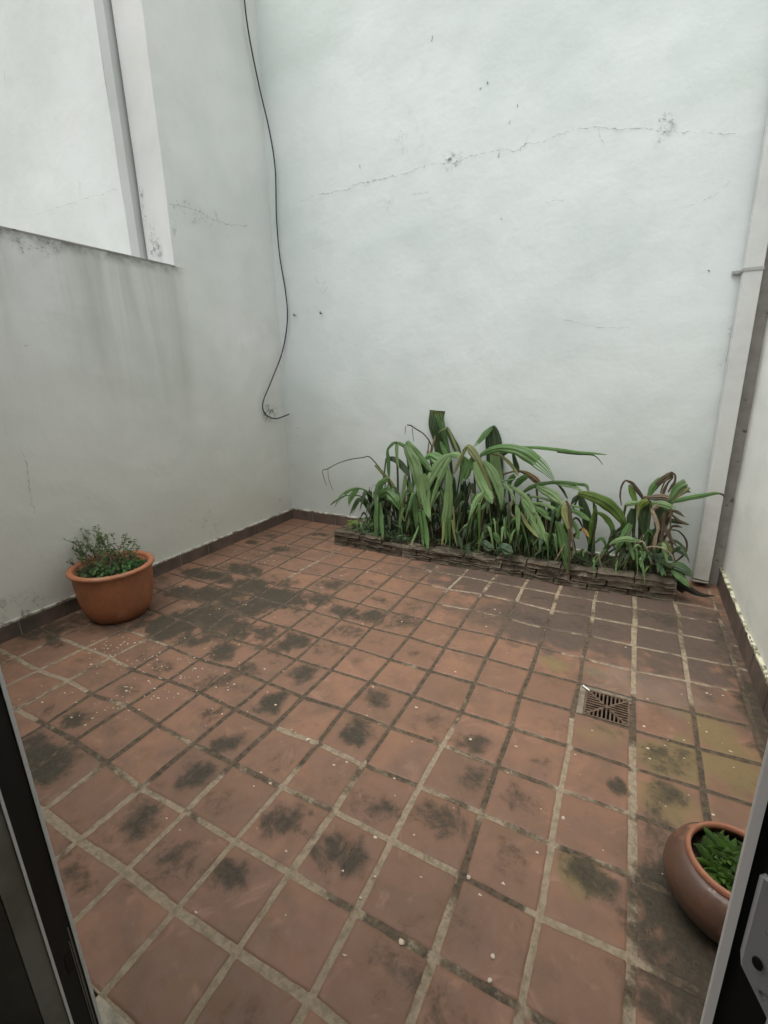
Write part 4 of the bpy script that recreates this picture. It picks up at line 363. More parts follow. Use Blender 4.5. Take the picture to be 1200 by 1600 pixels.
def mossy(u, v):
    cu_, cv_ = round(u), round(v); du, dv = abs(u-cu_), abs(v-cv_); q = stain(u, v)
    mc = .74; mr = .70; far = .20*sst(6, 4, v)
    mc -= .62*max(sst(-.5, .4, v-CL1.get(cu_, 12)), 1-sst(-.3, .4, v-CL2.get(cu_, -3)))
    if cu_ == 0: mc += .18
    if cu_ == -10 and v < 4: mc -= .5
    if u < -10.2: mc -= .40*sst(7.2, 8, v); mr -= .40*sst(7.2, 8, v)
    if cv_ >= 12: mr = .08
    elif cv_ == 11: mr -= .40 if -7 < u < -3.4 else .15
    elif cv_ == 10: mr -= .5 if (u > -1.1 or -4 < u < -2) else .12
    elif cv_ == 9 and (u < -4 and u > -6): mr -= .4
    elif cv_ <= 3 and u > -5-(3-cv_)*.6: mr -= .6
    elif cv_ == 4 and u > -1.5: mr -= .5
    elif cv_ in (8, 9) and -3.2 < u < .5: mr -= .2
    if u > .5 and v > 5: mc += .3; mr += .3
    m_ = max(far*1.5, mr if dv < du else mc)+far*.4
    return max(0, min(1, m_+q[0]*.6-q[3]*.4))
for y in Y:
    for x in X: V.append(P(x, y, -.010+.004*nz(x*4, y*4, 2))); MO.append(mossy(x, y))
k = len(X)
for y in range(len(Y)-1):
    for x in range(k-1):
        cu, cv = (X[x]+X[x+1])/2, (Y[y]+Y[y+1])/2
        if DR[0] < cu < DR[1] and DR[2] < cv < DR[3]: continue
        F.append((y*k+x, (y+1)*k+x, (y+1)*k+x+1, y*k+x+1))
structure(mesh_obj('floor_grout', V, F, 'grout', smooth=True, attrs={'moss': MO}))

# ---------------------------------------------------------------- walls
def wall_face(fn, us_, hs_, skip=None):
    """grid of points fn(a, h); returns verts, faces"""
    V = [fn(a, h) for h in hs_ for a in us_]; k = len(us_); F = []
    for y in range(len(hs_)-1):
        for x in range(k-1):
            if skip and skip((us_[x]+us_[x+1])/2, (hs_[y]+hs_[y+1])/2): continue
            F.append((y*k+x, y*k+x+1, (y+1)*k+x+1, (y+1)*k+x))
    return V, F
def lin(a, b, n_): return [a+(b-a)*i/n_ for i in range(n_+1)]
H = 20.6
def rip(a, h, s): return .045*nz(a*.35, h*.35, s)+.018*nz(a*1.3, h*1.3, s+4)
def ribbon(pts, wd, plane):
    """jagged thin crack along pts=[(a,h)..] lying 2 mm proud of a wall; plane(a,h)->Vector"""
    V = []; F = []; P2 = catmull(pts, 6)
    for i, (a, h) in enumerate(P2):
        a += .045*nz(i*.9, a*2, 3); h += .06*nz(i*.8, h*2, 8); w_ = wd*(.25+.8*abs(nz(i*.7, a, 1))*2)
        b = P2[min(i+1, len(P2)-1)]; c_ = P2[max(i-1, 0)]; dx, dy = b[0]-c_[0], b[1]-c_[1]; L = math.hypot(dx, dy) or 1
        V += [plane(a-dy/L*w_, h+dx/L*w_), plane(a+dy/L*w_, h-dx/L*w_)]
        if i: F.append((2*i-2, 2*i-1, 2*i+1, 2*i))
    return V, F
def merge(parts):
    V = []; F = []
    for v, f in parts: o = len(V); V += v; F += [tuple(o+i for i in t) for t in f]
    return V, F

# rear wall
rear = thing('boundary_wall', 'tall white painted wall behind the planter with a long hairline crack', 'wall', P(-6, VW0, 0))
def rp(a, h, off=0): return P(a, VW0+.02+rip(a, h, 1)*.6-.02+off, h)
V, F = wall_face(lambda a, h: rp(a, h), lin(UW0-.1, 2.6, 66), lin(-.3, H, 108)); back = MB(); back.box(UW0-.1, 2.6, VW0-.7, VW0-.12, -.3, H)
top = MB(); top.box(UW0-.1, 2.6, VW0-.12, VW0-.02, H-.05, H+.05)
V2, F2 = merge([(V, F), (back.v, back.f), (top.v, top.f)])
mesh_obj('wall', V2, F2, 'wall', rear, smooth=False)
for i, c_ in enumerate(CRACKS_BACK): mesh_obj('crack', *ribbon(c_, .011 if i == 0 else .007, lambda a, h: rp(a, h, .02)), 'crack', rear)
for c_ in TICKS: mesh_obj('scratch', *ribbon(c_, .012, lambda a, h: rp(a, h, .02)), 'scratch', rear)
def patch(parent, plane, pu, ph, r, k_, ex=1.15):
    V = []; F = []; PA = []; V.append(plane(pu, ph)); PA.append(k_)
    for q, al in ((.35, k_), (.7, k_*.55), (1, 0)):
        for j in range(14):
            an = 2*math.pi*j/14; rr = r*q*(1+.3*nz(math.cos(an)+pu, math.sin(an), q)); V.append(plane(pu+rr*math.cos(an)*ex, ph+rr*math.sin(an))); PA.append(al)
    for j in range(14): F.append((0, 1+j, 1+(j+1) % 14))
    for g_ in (0, 1):
        for j in range(14): F.append((1+14*g_+j, 15+14*g_+j, 15+14*g_+(j+1) % 14, 1+14*g_+(j+1) % 14))
    mesh_obj('flaked_patch', V, F, 'patch', parent, attrs={'pa': PA})
for pu, ph, r, k_ in PATCHES: patch(rear, lambda a, h: rp(a, h, .022), pu, ph, r, k_)
# darker grey strip of the same wall between the drainpipe and the right-hand wall
mb = MB(); mb.prism([(1.72, VW0+.06), (2.42, VW0+.06), (2.42, VW0-.05), (1.72, VW0-.05)], 0, H, lean=-.021); mb.build('grey_strip', 'mortar', rear)
for (nu, nv, nh), lb in zip(NAILS, ('small rusty nail in the rear wall beside the hanging cable', 'small rusty nail in the rear wall, farther from the cable')):
    v, f = tube([P(nu, VW0-.05, nh), P(nu, VW0+.10, nh+.01), P(nu+.01, VW0+.13, nh+.05)], .0035, 6); v2, f2 = tube([P(nu+.01, VW0+.12, nh-.04), P(nu+.01, VW0+.13, nh+.06)], .006, 6)
    tag(mesh_obj('wall_nail', *merge([(v, f), (v2, f2)]), M['dry'] if 0 else 'twig'), lb, 'nail', 'nails in the rear wall')

# left wall: low part with a step up to full height
TOP = 9.72; JV = 3.0; UT = -15.32
left = thing('stepped_wall', 'grimy off white wall that steps from low parapet to full height', 'wall', P(UW0, 6, 0))
def lp(a, h, off=0): return P(UW0+rip(a, h, 7)*.8*min(1, abs(h-TOP)*2+.0 if a > JV else 1)+off, a, h)
V, F = wall_face(lambda a, h: lp(a, h), lin(VW0-.05, JV, 20)+lin(JV, 13.6, 44)[1:], lin(-.3, TOP, 40)+lin(TOP, H, 60)[1:], lambda a, h: a > JV and h > TOP)
body = MB(); body.box(UT, UW0-.12, VW0-.7, JV-.06, -.3, H); body.box(UT, UW0-.12, JV-.06, 13.6, -.3, TOP-.03)
mesh_obj('wall', *merge([(V, F), (body.v, body.f)]), 'wall_left', left)
def jp(a, h): return P(a, JV+.02*nz(a*2, h*.6, 3)*(1 if a < UW0-.05 else 0), h)
V, F = wall_face(jp, lin(UT, UW0, 6), lin(TOP-.03, H, 60)); V[6] = lp(JV, TOP)
for i_, h_ in enumerate(lin(TOP-.03, H, 60)): V[i_*7+6] = P(lp(JV, h_)[0]/S, JV, h_)
mesh_obj('step_face', V, F, 'jamb', left)
mb = MB(); mb.box(UT, UW0+.012, JV, 13.6, TOP-.03, TOP+.01); mb.build('coping', 'mortar', left)
for c_ in CRACKS_LEFT: mesh_obj('crack', *ribbon(c_, .008, lambda a, h: lp(a, h, .02)), 'crack', left)

for pu, ph, r, k_ in PATCHES_LEFT: patch(left, lambda a, h: lp(a, min(h, TOP-.06) if a > JV-.1 else h, .022), pu, ph, r, k_, 1.5)
for pu, ph, r, k_ in PATCHES_STEP: patch(left, lambda a, h: jp(a, h)+Vector((0, -.006, 0)), pu, ph, r, k_, .5)
# neighbour's building beyond the step
nb = thing('neighbouring_building', 'bright white rendered building rising beyond the low parapet', 'building', P(-20, 3.3, 0))
def npf(a, h): return P(a, 3.37+.02*nz(a*.5, h*.5, 2), h)
V, F = wall_face(npf, lin(-44, -15.60, 40), lin(-.9, 22, 70)); body = MB(); body.prism([(-44, 3.2), (-15.60, 3.2), (-15.5, 3.0), (-15.5, 0), (-44, 0)], -.9, 22)
mesh_obj('wall', *merge([(V, F), (body.v, body.f)]), 'wall_bright', nb)
mb = MB(); mb.quad(P(-15.60, 3.37, -.9), P(-15.42, 3.20, -.9), P(-15.42, 3.20, 22), P(-15.60, 3.37, 22)); mb.build('chamfered_edge', 'jamb', nb)
mb = MB(); mb.quad(P(-15.42, 3.20, -.9), P(-15.42, 1.0, -.9), P(-15.42, 1.0, 22), P(-15.42, 3.20, 22)); mb.build('return_face', 'jamb', nb)
for c_ in CRACKS_NB: mesh_obj('crack', *ribbon(c_, .009, lambda a, h: P(a, 3.40, h)), 'crack', nb)

# right wall
side = thing('side_wall', 'pale plastered wall on the right with mossy edged skirting', 'wall', P(UW1, 5, 0))
def sp_(a, h, off=0): return P(UW1-.01-.021*h*(1 if h < 12 else 12/h)+rip(a, h, 12)*.7+off, a, h)
V, F = wall_face(lambda a, h: sp_(a, h), lin(13.6, VW0-.1, 40), lin(-.3, 15, 60)); body = MB(); body.box(2.55, 3.2, VW0-.7, 13.6, -.3, 15)
mesh_obj('wall', *merge([(V, F), (body.v, body.f)]), 'wall_right', side)

# skirting tiles round the foot of the walls
def skirting(parent, run, a0, a1, h, th, edge, lens=1.25, off0=0):
    mb = MB(); a = a0; i = 0
    while a < a1-.02:
        b = min(a1, a+lens*(off0 if i == 0 and off0 else random.uniform(.94, 1.05))); g = .018; hh = h+random.uniform(-.02, .02); t = th+random.uniform(-.006, .008)
        poly = run(a+g, b-g, t); mb.prism(poly, -.02, hh); a = b; i += 1
    sk = mb.build('skirting', 'skirt', parent, bevel=.002)
    mj = MB(); mj.prism(run(a0, a1, th-.025), -.02, h-.03); mj.build('skirting_joint', 'mortar', sk)
    V = []; F = []; n_ = int((a1-a0)/.07); prev = None                 # ragged line of old paint and mortar along the top
    for k_ in range(n_+1):
        a = a0+(a1-a0)*k_/n_; hh = h+.022+.022*nz(a*3, 0, h)+.012*nz(a*11, 3, h); t = th+.012+.02*nz(a*6, 4, h); q = run(a, a+.001, t); inn = run(a, a+.001, -.05)
        V += [P(q[0][0], q[0][1], h-.028+.02*nz(a*9, 1)), P(q[0][0], q[0][1], hh), P(inn[0][0], inn[0][1], hh+.015)]
        if k_: o = len(V)-6; F += [(o, o+3, o+4, o+1), (o+1, o+4, o+5, o+2)]
    mesh_obj('paint_edge', V, F, edge, sk)
skirting(left, lambda a, b, t: [(UW0+t, a), (UW0+t, b), (UW0-.1, b), (UW0-.1, a)][::-1][2:]+[(UW0+t, a), (UW0+t, b), (UW0-.1, b), (UW0-.1, a)][::-1][:2] if 0 else [(UW0+t, a), (UW0-.1, a), (UW0-.1, b), (UW0+t, b)], VW0, 12.95, .43, .06, 'edge')
skirting(rear, lambda a, b, t: [(a, VW0+t), (b, VW0+t), (b, VW0-.1), (a, VW0-.1)], UW0+.06, 1.40, .47, .06, 'edge', off0=.9)
skirting(side, lambda a, b, t: [(UW1-t, a), (UW1-t, b), (UW1+.1, b), (UW1+.1, a)], VW0+.02, 12.95, .58, .075, 'edge_moss')

# rectangular rain downpipe with strap in the far right corner
dp = thing('drainpipe', 'white square drainpipe strapped upright in the far right corner', 'drainpipe', P(1.6, -1.6, .12))
mb = MB(); mb.prism([(1.555, -1.40), (1.955, -1.40), (1.955, -1.78), (1.555, -1.78)], .17, H, lean=-.0205); mb.build('pipe', 'pipe', dp, bevel=.004)
ST = 8.78; L_ = -.0205*ST
mb = MB(); mb.box(1.555+L_-.012, 1.955+L_+.012, -1.396, -1.380, ST-.04, ST+.04); mb.box(1.555+L_-.20, 1.555+L_-.0, -1.83, -1.80, ST-.05, ST+.05); mb.box(1.555+L_-.02, 1.555+L_-.004, -1.80, -1.396, ST-.04, ST+.04); mb.box(1.955+L_+.004, 1.955+L_+.02, -1.80, -1.396, ST-.04, ST+.04)
stp = mb.build('strap', 'steel', dp, bevel=.001)
v, f = tube([P(1.555+L_-.11, -1.82, ST), P(1.555+L_-.11, -1.70, ST)], .011, 8); mesh_obj('screw', v, f, 'steel', stp)

# ---------------------------------------------------------------- hanging cable
pts = [P(*q) for q in catmull(CABLE, 8)]; top_ = pts[0]; pts = [Vector((top_.x, top_.y, H*S-.2))]+pts
v, f = tube(pts, .0060, 8); tag(mesh_obj('hanging_cable', v, f, 'black', smooth=True), 'thin dark cable hanging down the corner and curling up at its end', 'cable')

# ---------------------------------------------------------------- floor drain
dr = thing('floor_drain', 'square brown metal grate set among the floor tiles', 'drain', P(-.45, 5.6, 0))
mb = MB(); u0, u1, v0, v1 = DR; d_ = -.7
mb.quad(P(u0, v0, d_), P(u0, v1, d_), P(u1, v1, d_), P(u1, v0, d_)); mb.quad(P(u0, v0, d_), P(u1, v0, d_), P(u1, v0, -.02), P(u0, v0, -.02)); mb.quad(P(u0, v1, d_), P(u1, v1, d_), P(u1, v1, -.02), P(u0, v1, -.02))
mb.quad(P(u0, v0, d_), P(u0, v1, d_), P(u0, v1, -.02), P(u0, v0, -.02)); mb.quad(P(u1, v0, d_), P(u1, v1, d_), P(u1, v1, -.02), P(u1, v0, -.02)); mb.build('pit', 'pit', dr)
mb = MB(); t_ = .035; z0, z1 = -.045, .006
def rbar(a, b, w_, z0=z0, z1=z1):
    dx, dy = b[0]-a[0], b[1]-a[1]; L = math.hypot(dx, dy); nx, ny = -dy/L*w_/2, dx/L*w_/2
    mb.prism([(a[0]+nx, a[1]+ny), (a[0]-nx, a[1]-ny), (b[0]-nx, b[1]-ny), (b[0]+nx, b[1]+ny)], z0, z1)
for a, b in (((u0, v0+t_/2), (u1, v0+t_/2)), ((u0, v1-t_/2), (u1, v1-t_/2)), ((u0+t_/2, v0+t_), (u0+t_/2, v1-t_)), ((u1-t_/2, v0+t_), (u1-t_/2, v1-t_))): rbar(a, b, t_)
cu, cv = (u0+u1)/2, (v0+v1)/2; hu, hv = (u1-u0)/2-t_, (v1-v0)/2-t_
for sx in (-1, 1):
    for sy in (-1, 1): rbar((cu+sx*.05, cv+sy*.05), (cu+sx*hu, cv+sy*hv), .034, z0, z1-.0015)
for k_ in range(-4, 5):
    q = k_/5*.98; e = abs(q)
    if abs(k_) > 0 or 1:
        for sg in (-1, 1):
            if e < .92:
                a1_ = cu+sg*hu; a0_ = cu+sg*hu*max(e, .10); rbar((a0_, cv+q*hv), (a1_, cv+q*hv), .030, z0, z1-.003)
                b1_ = cv+sg*hv; b0_ = cv+sg*hv*max(e, .10); rbar((cu+q*hu, b0_), (cu+q*hu, b1_), .030, z0, z1-.0045)
mb.prism([(cu+.055*math.cos(a), cv+.055*math.sin(a)) for a in [i*math.pi/5 for i in range(10)]], z0, z1+.002); mb.build('grate', 'grate', dr)
mb = MB(); mb.box(u0-.12, u1+.03, v0-.09, v0-.002, -.03, .001); mb.box(u0-.12, u0-.002, v0-.002, v1+.01, -.03, .0); mb.build('cement_surround', 'cement', dr, bevel=.003)
v, f = tube([P(-.93, 5.17, .035), P(-.80, 5.30, .045)], .0042, 8); tag(mesh_obj('paper_roll', v, f, 'paperw'), 'short white rolled paper stub lying at the corner of the drain', 'paper')

# ---------------------------------------------------------------- litter on the floor
V = []; F = []
for u, v in FLAKES:
    r = random.uniform(.008, .026)*(1+.6*random.random()); k_ = random.choice((3, 4, 5)); a0 = random.random()*6; o = len(V); el = random.uniform(.3, .8)
    for hh, q in ((.002, 1), (.007, .85)):
        for j in range(k_):
            a = a0+2*math.pi*j/k_; rr = r*q*random.uniform(.75, 1.2); V.append(P(u+rr*math.cos(a), v+rr*math.sin(a)*el, hh))
    F.append(tuple(o+k_+j for j in range(k_))); F += [(o+j, o+(j+1) % k_, o+k_+(j+1) % k_, o+k_+j) for j in range(k_)]
o = mesh_obj('plaster_flakes', V, F, 'flake'); o['kind'] = 'stuff'; o['label'] = 'small pale flakes of paint and plaster scattered over the tiles'
CL = ['pale square plaster chip on a joint in the near foreground', 'white plaster chip on the nearest tiles, upper of a pair', 'white plaster chip on the nearest tiles, lower of a pair', 'round cream pebble on a tile joint in mid floor', 'pale plaster chip at a joint crossing in the foreground', 'small oval pale chip on the tiles left of the bulging pot']
for (u, v), lb in zip(CHIPS, CL):
    r = .036 if 'square' in lb or 'pebble' in lb else .027; k_ = 7; V = []; F = []; a0 = random.random()
    for hh, q in ((.002, 1), (.012, .95), (.018, .6)):
        for j in range(k_): a = a0+2*math.pi*j/k_; rr = r*q*random.uniform(.8, 1.15); V.append(P(u+rr*math.cos(a), v+rr*math.sin(a), hh+random.uniform(-.004, .004)*(hh > .01)))
    for g_ in (0, 1): F += [(g_*k_+j, g_*k_+(j+1) % k_, (g_+1)*k_+(j+1) % k_, (g_+1)*k_+j) for j in range(k_)]
    F.append(tuple(2*k_+j for j in range(k_))); tag(mesh_obj('plaster_chip', V, F, 'flake'), lb, 'chip', 'larger pale chips on the floor')

# ---------------------------------------------------------------- raised brick planter
pl = thing('raised_planter', 'low crumbling brick planter along the foot of the rear wall', 'planter', P(-4.6, -.7, 0))
PU0, PU1 = -10.42, 1.02
def pv(u): return .20+.10*math.exp(-((u+7)/2)**2)-.22*sst(-1.5, 1.0, u)         # front line of the bed
V = []; F = []
def brick(fn, a0, a1, d0, d1, h0, h1, seed):
    """irregular brick: fn(a, depth, h) -> Vector; every face subdivided and roughened"""
    na = max(3, int((a1-a0)/.09)); nd = 3; nh = 3; o = len(V); idx = {}
    for i in range(na+1):
        for j in range(nd+1):
            for k_ in range(nh+1):
                if 0 < i < na and 0 < j < nd and 0 < k_ < nh: continue
                a = a0+(a1-a0)*i/na; d = d0+(d1-d0)*j/nd; h = h0+(h1-h0)*k_/nh
                ea = .03*(i in (0, na))*(j in (0, nd))
                p = fn(a+(.02 if i == 0 else -.02 if i == na else 0), d, h); q = p*9
                r_ = .012*noise.noise(q+Vector((seed, 0, 0)))+.006*noise.noise(q*3.1); r2 = .009*noise.noise(q*1.2+Vector((0, seed, 5)))
                edge = (j in (0, nd)) and (k_ in (0, nh)); p = p+Vector((r2*.5, -r_, r2))
                if edge: p += Vector((0, (.005 if j == nd else -.005), (-.005 if k_ == nh else .003)))*(1+1.5*noise.noise(q*2))
                idx[i, j, k_] = len(V); V.append(p)
    def q4(*ks): F.append(tuple(idx[k] for k in ks))
    for i in range(na):
        for j in range(nd):
            for k_ in (0, nh): q4((i, j, k_), (i+1, j, k_), (i+1, j+1, k_), (i, j+1, k_))
        for k_ in range(nh):
            for j in (0, nd): q4((i, j, k_), (i+1, j, k_), (i+1, j, k_+1), (i, j, k_+1))
    for j in range(nd):
        for k_ in range(nh):
            for i in (0, na): q4((i, j, k_), (i, j+1, k_), (i, j+1, k_+1), (i, j, k_+1))
ff = lambda a, d, h: P(a, pv(a)-d, h)
for c_, (h0, h1, off) in enumerate(((.0, .178, .0), (.182, .364, .55), (.368, .55, .2))):
    a = PU0+(.0 if c_ != 2 else .02); first = True
    while a < PU1-.05:
        L = 1.05*random.uniform(.85, 1.1); L = off+.1 if first and off > .3 else L; b = min(PU1-.0, a+L)
        if PU1-b < .3: b = PU1
        dj = random.uniform(-.012, .010)+(.018 if c_ == 0 else 0); hd = random.uniform(-.02, .015) if c_ < 2 else random.uniform(-.05, .03)+(.06*sst(-4.5, -2.5, a))
        if c_ == 2 and -8.9 < a < -4.6: hd -= .10+random.uniform(0, .06)
        brick(ff, a+.001, b-.001, -dj, .5-dj, h0, h1+hd, a*3+c_); a = b; first = False
el = lambda a, d, h: P(PU0+d, a, h); er = lambda a, d, h: P(PU1-d, a, h)
for h0, h1 in ((0, .18), (.19, .36), (.37, .53)):
    brick(el, -1.82, -.8, .0, .5, h0, h1, h0*9); brick(el, -.78, pv(PU0)-.51, .0, .5, h0, h1, h0*7+3); brick(er, -1.82, -.9, .0, .45, h0, h1-.03, h0*5+1); brick(er, -.88, pv(PU1)-.51, .0, .45, h0, h1, h0*5+2)
mesh_obj('brick_border', V, F, 'brick', pl, smooth=False)
V, F = wall_face(lambda a, b: P(a, b, .40+.05*nz(a*1.3, b*2, 4)+.04*nz(a*5, b*5, 1)), lin(PU0+.3, PU1-.3, 110), lin(.02, VW0-.03, 18)); mesh_obj('soil', V, F, 'soil', pl, smooth=True)
V, F = wall_face(lambda a, b: P(a, pv(a)-.47, b), lin(PU0+.3, PU1-.3, 30), lin(0, .36, 2)); mesh_obj('mortar_core', V, F, 'mortar', pl)

# ---------------------------------------------------------------- strap-leaved plants
COL = dict(g=(.082, .178, .050), l=(.180, .285, .115), d=(.018, .040, .016), y=(.235, .255, .095), b=(.078, .055, .028), t=(.25, .20, .13), br=(.13, .085, .040),  # d is darkened to paint the gloom inside the clumps
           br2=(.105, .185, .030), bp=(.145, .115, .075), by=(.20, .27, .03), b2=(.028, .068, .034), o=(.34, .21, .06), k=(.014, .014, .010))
DRY = {'b', 't', 'br', 'bp', 'k', 'o'}
class Leaves:
    def __init__(s): s.v = []; s.f = []; s.uv = []; s.c = []
    def add(s, pts, col, roll=0, fold=.28, sub=5, pleat=.03, nx=12, fray=0):
        Q = catmull(pts, sub); k = len(Q); o = len(s.v); face = Vector((math.sin(roll)*.9, -1, .45)).normalized(); cj = random.uniform(.72, 1.35); ph = random.random()*6
        Sp = None
        for i, q in enumerate(Q):
            p = P(*q[:3]); a, b = P(*Q[max(i-1, 0)][:3]), P(*Q[min(i+1, k-1)][:3]); T = (b-a)
            T = T.normalized() if T.length > 1e-6 else Vector((0, 0, 1)); Sd = T.cross(face)
            if Sd.length < .15: Sd = Sp or Vector((1, 0, 0))
            Sd.normalize()
            if Sp and Sd.dot(Sp) < 0: Sd = -Sd
            Sp = Sd; Nn = Sd.cross(T).normalized()
            if Nn.dot(face) < 0: Nn = -Nn
            w_ = max(.004, q[3])*S/2; und = 1+.05*math.sin(i*.9+ph)
            for j in range(nx+1):
                x = j/nx*2-1; off = -abs(x)*fold*w_+pleat*w_*2.2*math.cos(x*math.pi*3)+.10*w_*math.sin(i*.55+ph+x*1.3)
                s.v.append(p+Sd*(x*w_*und)+Nn*off); s.uv.append((x*.5+.5, i/max(1, k-1)))
                tip = sst(.82, 1, i/max(1, k-1)); e_ = 1+.10*math.sin(ph+i*.4); s.c.append(tuple(cc*cj*e_*(1-.25*tip)+(.05*tip if ci == 0 else .03*tip if ci == 1 else 0) for ci, cc in enumerate(col)))
        for i in range(k-1):
            for j in range(nx):
                if fray and i > k*(1-fray+.10*math.sin(j*2.1)) and j % 3 == 1: continue
                s.f.append((o+i*(nx+1)+j, o+i*(nx+1)+j+1, o+(i+1)*(nx+1)+j+1, o+(i+1)*(nx+1)+j))
    def build(s, name, material, parent): return mesh_obj(name, s.v, s.f, material, parent, smooth=True, uvs=s.uv, cols=s.c) if s.v else None
def arch(bu, bv, hh, reach, droop, ang, w_, h0=.42):
    """a leaf that rises from (bu,bv), arches over and hangs: list of (u,v,h,w)"""
    R_ = []; n_ = 7
    for i in range(n_):
        t = i/(n_-1); x = reach*(t**1.25); h = h0+hh*math.sin(min(1, t*1.25)*math.pi/2)-droop*max(0, t-.55)**1.4*4
        ww = w_*(.25 if t < .3 else math.sin(max(0, min(1, (t-.2)/.8))*math.pi)**.75 if t < .98 else .03); R_.append((bu+x*math.cos(ang), min(.34, max(VW0+.12, bv+x*math.sin(ang))), max(.44, h), max(.012, ww)))
    return R_
PLANTS = dict(
 A=('pleated_plant', 'plant at the left end of the planter with pleated leaves hanging over the edge', [(-9.0, -.9), (-8.2, -1.0), (-7.6, -.8)]),
 B=('pleated_plant', 'tallest pleated leaf plant in the middle of the planter with an upright cut leaf', [(-6.8, -.9), (-6.0, -1.1), (-5.3, -.8), (-4.9, -1.1)]),
 C=('pleated_plant', 'bushy plant right of the tallest one with yellowing brown tipped leaves', [(-4.5, -.9), (-3.9, -1.0), (-3.0, -.7), (-2.5, -.9)]),
 D=('broad_leaf_plant', 'young plant with one broad bright green leaf curving left', [(-1.9, -.8), (-1.2, -.6)]),
 E=('withered_plant', 'half withered plant with dry curled leaves at the right end of the planter', [(-.6, -.8), (-.1, -.9), (.2, -.7)]))
for key, (nm, lb, bases) in PLANTS.items():
    gx = sum(b[0] for b in bases)/len(bases); root = thing(nm, lb, 'plant', P(gx, -.9, .42), 'plants in the raised planter')
    G = Leaves(); D = Leaves(); St = Leaves()
    for c_, att, pts in LEAVES[key]:
        T_ = D if c_ in DRY else G; dry = c_ in DRY
        T_.add(pts, COL[c_], roll=random.uniform(-.35, .35), fold=.5 if dry else .42, pleat=.06 if dry else .045, fray=random.choice((.3, .45, .25, .35)) if c_ in 'lyg' and max(q[3] for q in pts) > .15 else 0)
        if att:
            q = pts[0]; bu, bv = min(bases, key=lambda b: abs(b[0]-q[0])); bu += random.uniform(-.15, .15); bv += random.uniform(-.1, .1)
            q1 = pts[1]; dx, dh = q[0]-q1[0], q[2]-q1[2]; L = math.hypot(dx, dh) or 1
            md = (bu*.45+q[0]*.55, bv*.5+q[1]*.5-.08, .42+(q[2]-.42)*.62, .05); ww = min(.06, max(.03, q[3]))
            if abs(q[0]-bu) < 1.8: (D if dry else St).add([(bu, bv, .40, ww*1.3), ((bu*.75+q[0]*.25), bv, .42+(q[2]-.42)*.32, ww*1.1), (md[0], md[1], md[2], ww), (q[0], q[1], q[2], min(q[3], .07))], COL['b'] if dry else (.055, .085, .035), fold=.6, sub=4, nx=4)
    # inner foliage of the clump, mostly dark greens that paint in its gloom
    rr = random.Random(ord(key)); nfill = dict(A=60, B=110, C=100, D=10, E=36)[key]; hm = dict(A=2.0, B=2.75, C=2.1, D=.7, E=1.5)[key]
    for i in range(nfill):
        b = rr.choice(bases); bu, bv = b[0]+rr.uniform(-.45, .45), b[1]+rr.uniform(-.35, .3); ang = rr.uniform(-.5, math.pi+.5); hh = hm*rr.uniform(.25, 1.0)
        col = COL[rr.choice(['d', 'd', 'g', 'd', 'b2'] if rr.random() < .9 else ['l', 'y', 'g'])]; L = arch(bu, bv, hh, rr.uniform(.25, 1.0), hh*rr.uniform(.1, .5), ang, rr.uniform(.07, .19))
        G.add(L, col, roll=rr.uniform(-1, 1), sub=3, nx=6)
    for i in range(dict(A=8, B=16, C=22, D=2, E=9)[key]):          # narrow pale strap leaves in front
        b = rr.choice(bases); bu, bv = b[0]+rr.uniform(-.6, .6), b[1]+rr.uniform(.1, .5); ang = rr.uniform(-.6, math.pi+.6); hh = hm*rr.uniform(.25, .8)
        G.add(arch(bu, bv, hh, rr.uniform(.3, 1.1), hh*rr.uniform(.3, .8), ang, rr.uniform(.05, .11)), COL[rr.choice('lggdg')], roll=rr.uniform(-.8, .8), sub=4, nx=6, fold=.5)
    for i in range(dict(A=30, B=46, C=34, D=12, E=40)[key]):            # bare and dead stalks
        b = rr.choice(bases); bu, bv = b[0]+rr.uniform(-.5, .5), b[1]+rr.uniform(-.3, .4); hh = hm*rr.uniform(.3, .95); dx = rr.uniform(-.35, .35)
        D.add([(bu, bv, .4, .03), (bu+dx*.4, bv+.05, .4+hh*.5, .025), (bu+dx, bv+rr.uniform(-.1, .3), .4+hh, .02), (bu+dx*1.6, bv+rr.uniform(-.1, .35), .4+hh*rr.uniform(.5, 1.1), .012)], COL[rr.choice('bbtk')], sub=3, nx=3, fold=.6)
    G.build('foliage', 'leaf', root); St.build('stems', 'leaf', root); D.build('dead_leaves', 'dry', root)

def blade(L, base, d, length, width, col, droop=.3, roll=0, nx=3):
    """short free leaf from a 3D base (tile units) heading d"""
    pts = []
    for i in range(5):
        t = i/4; pts.append((base[0]+d[0]*length*t, base[1]+d[1]*length*t, base[2]+d[2]*length*t-droop*length*t*t, width*max(.06, math.sin((t*.86+.12)*math.pi))))
    L.add(pts, col, roll=roll, sub=2, nx=nx, pleat=0, fold=.25)
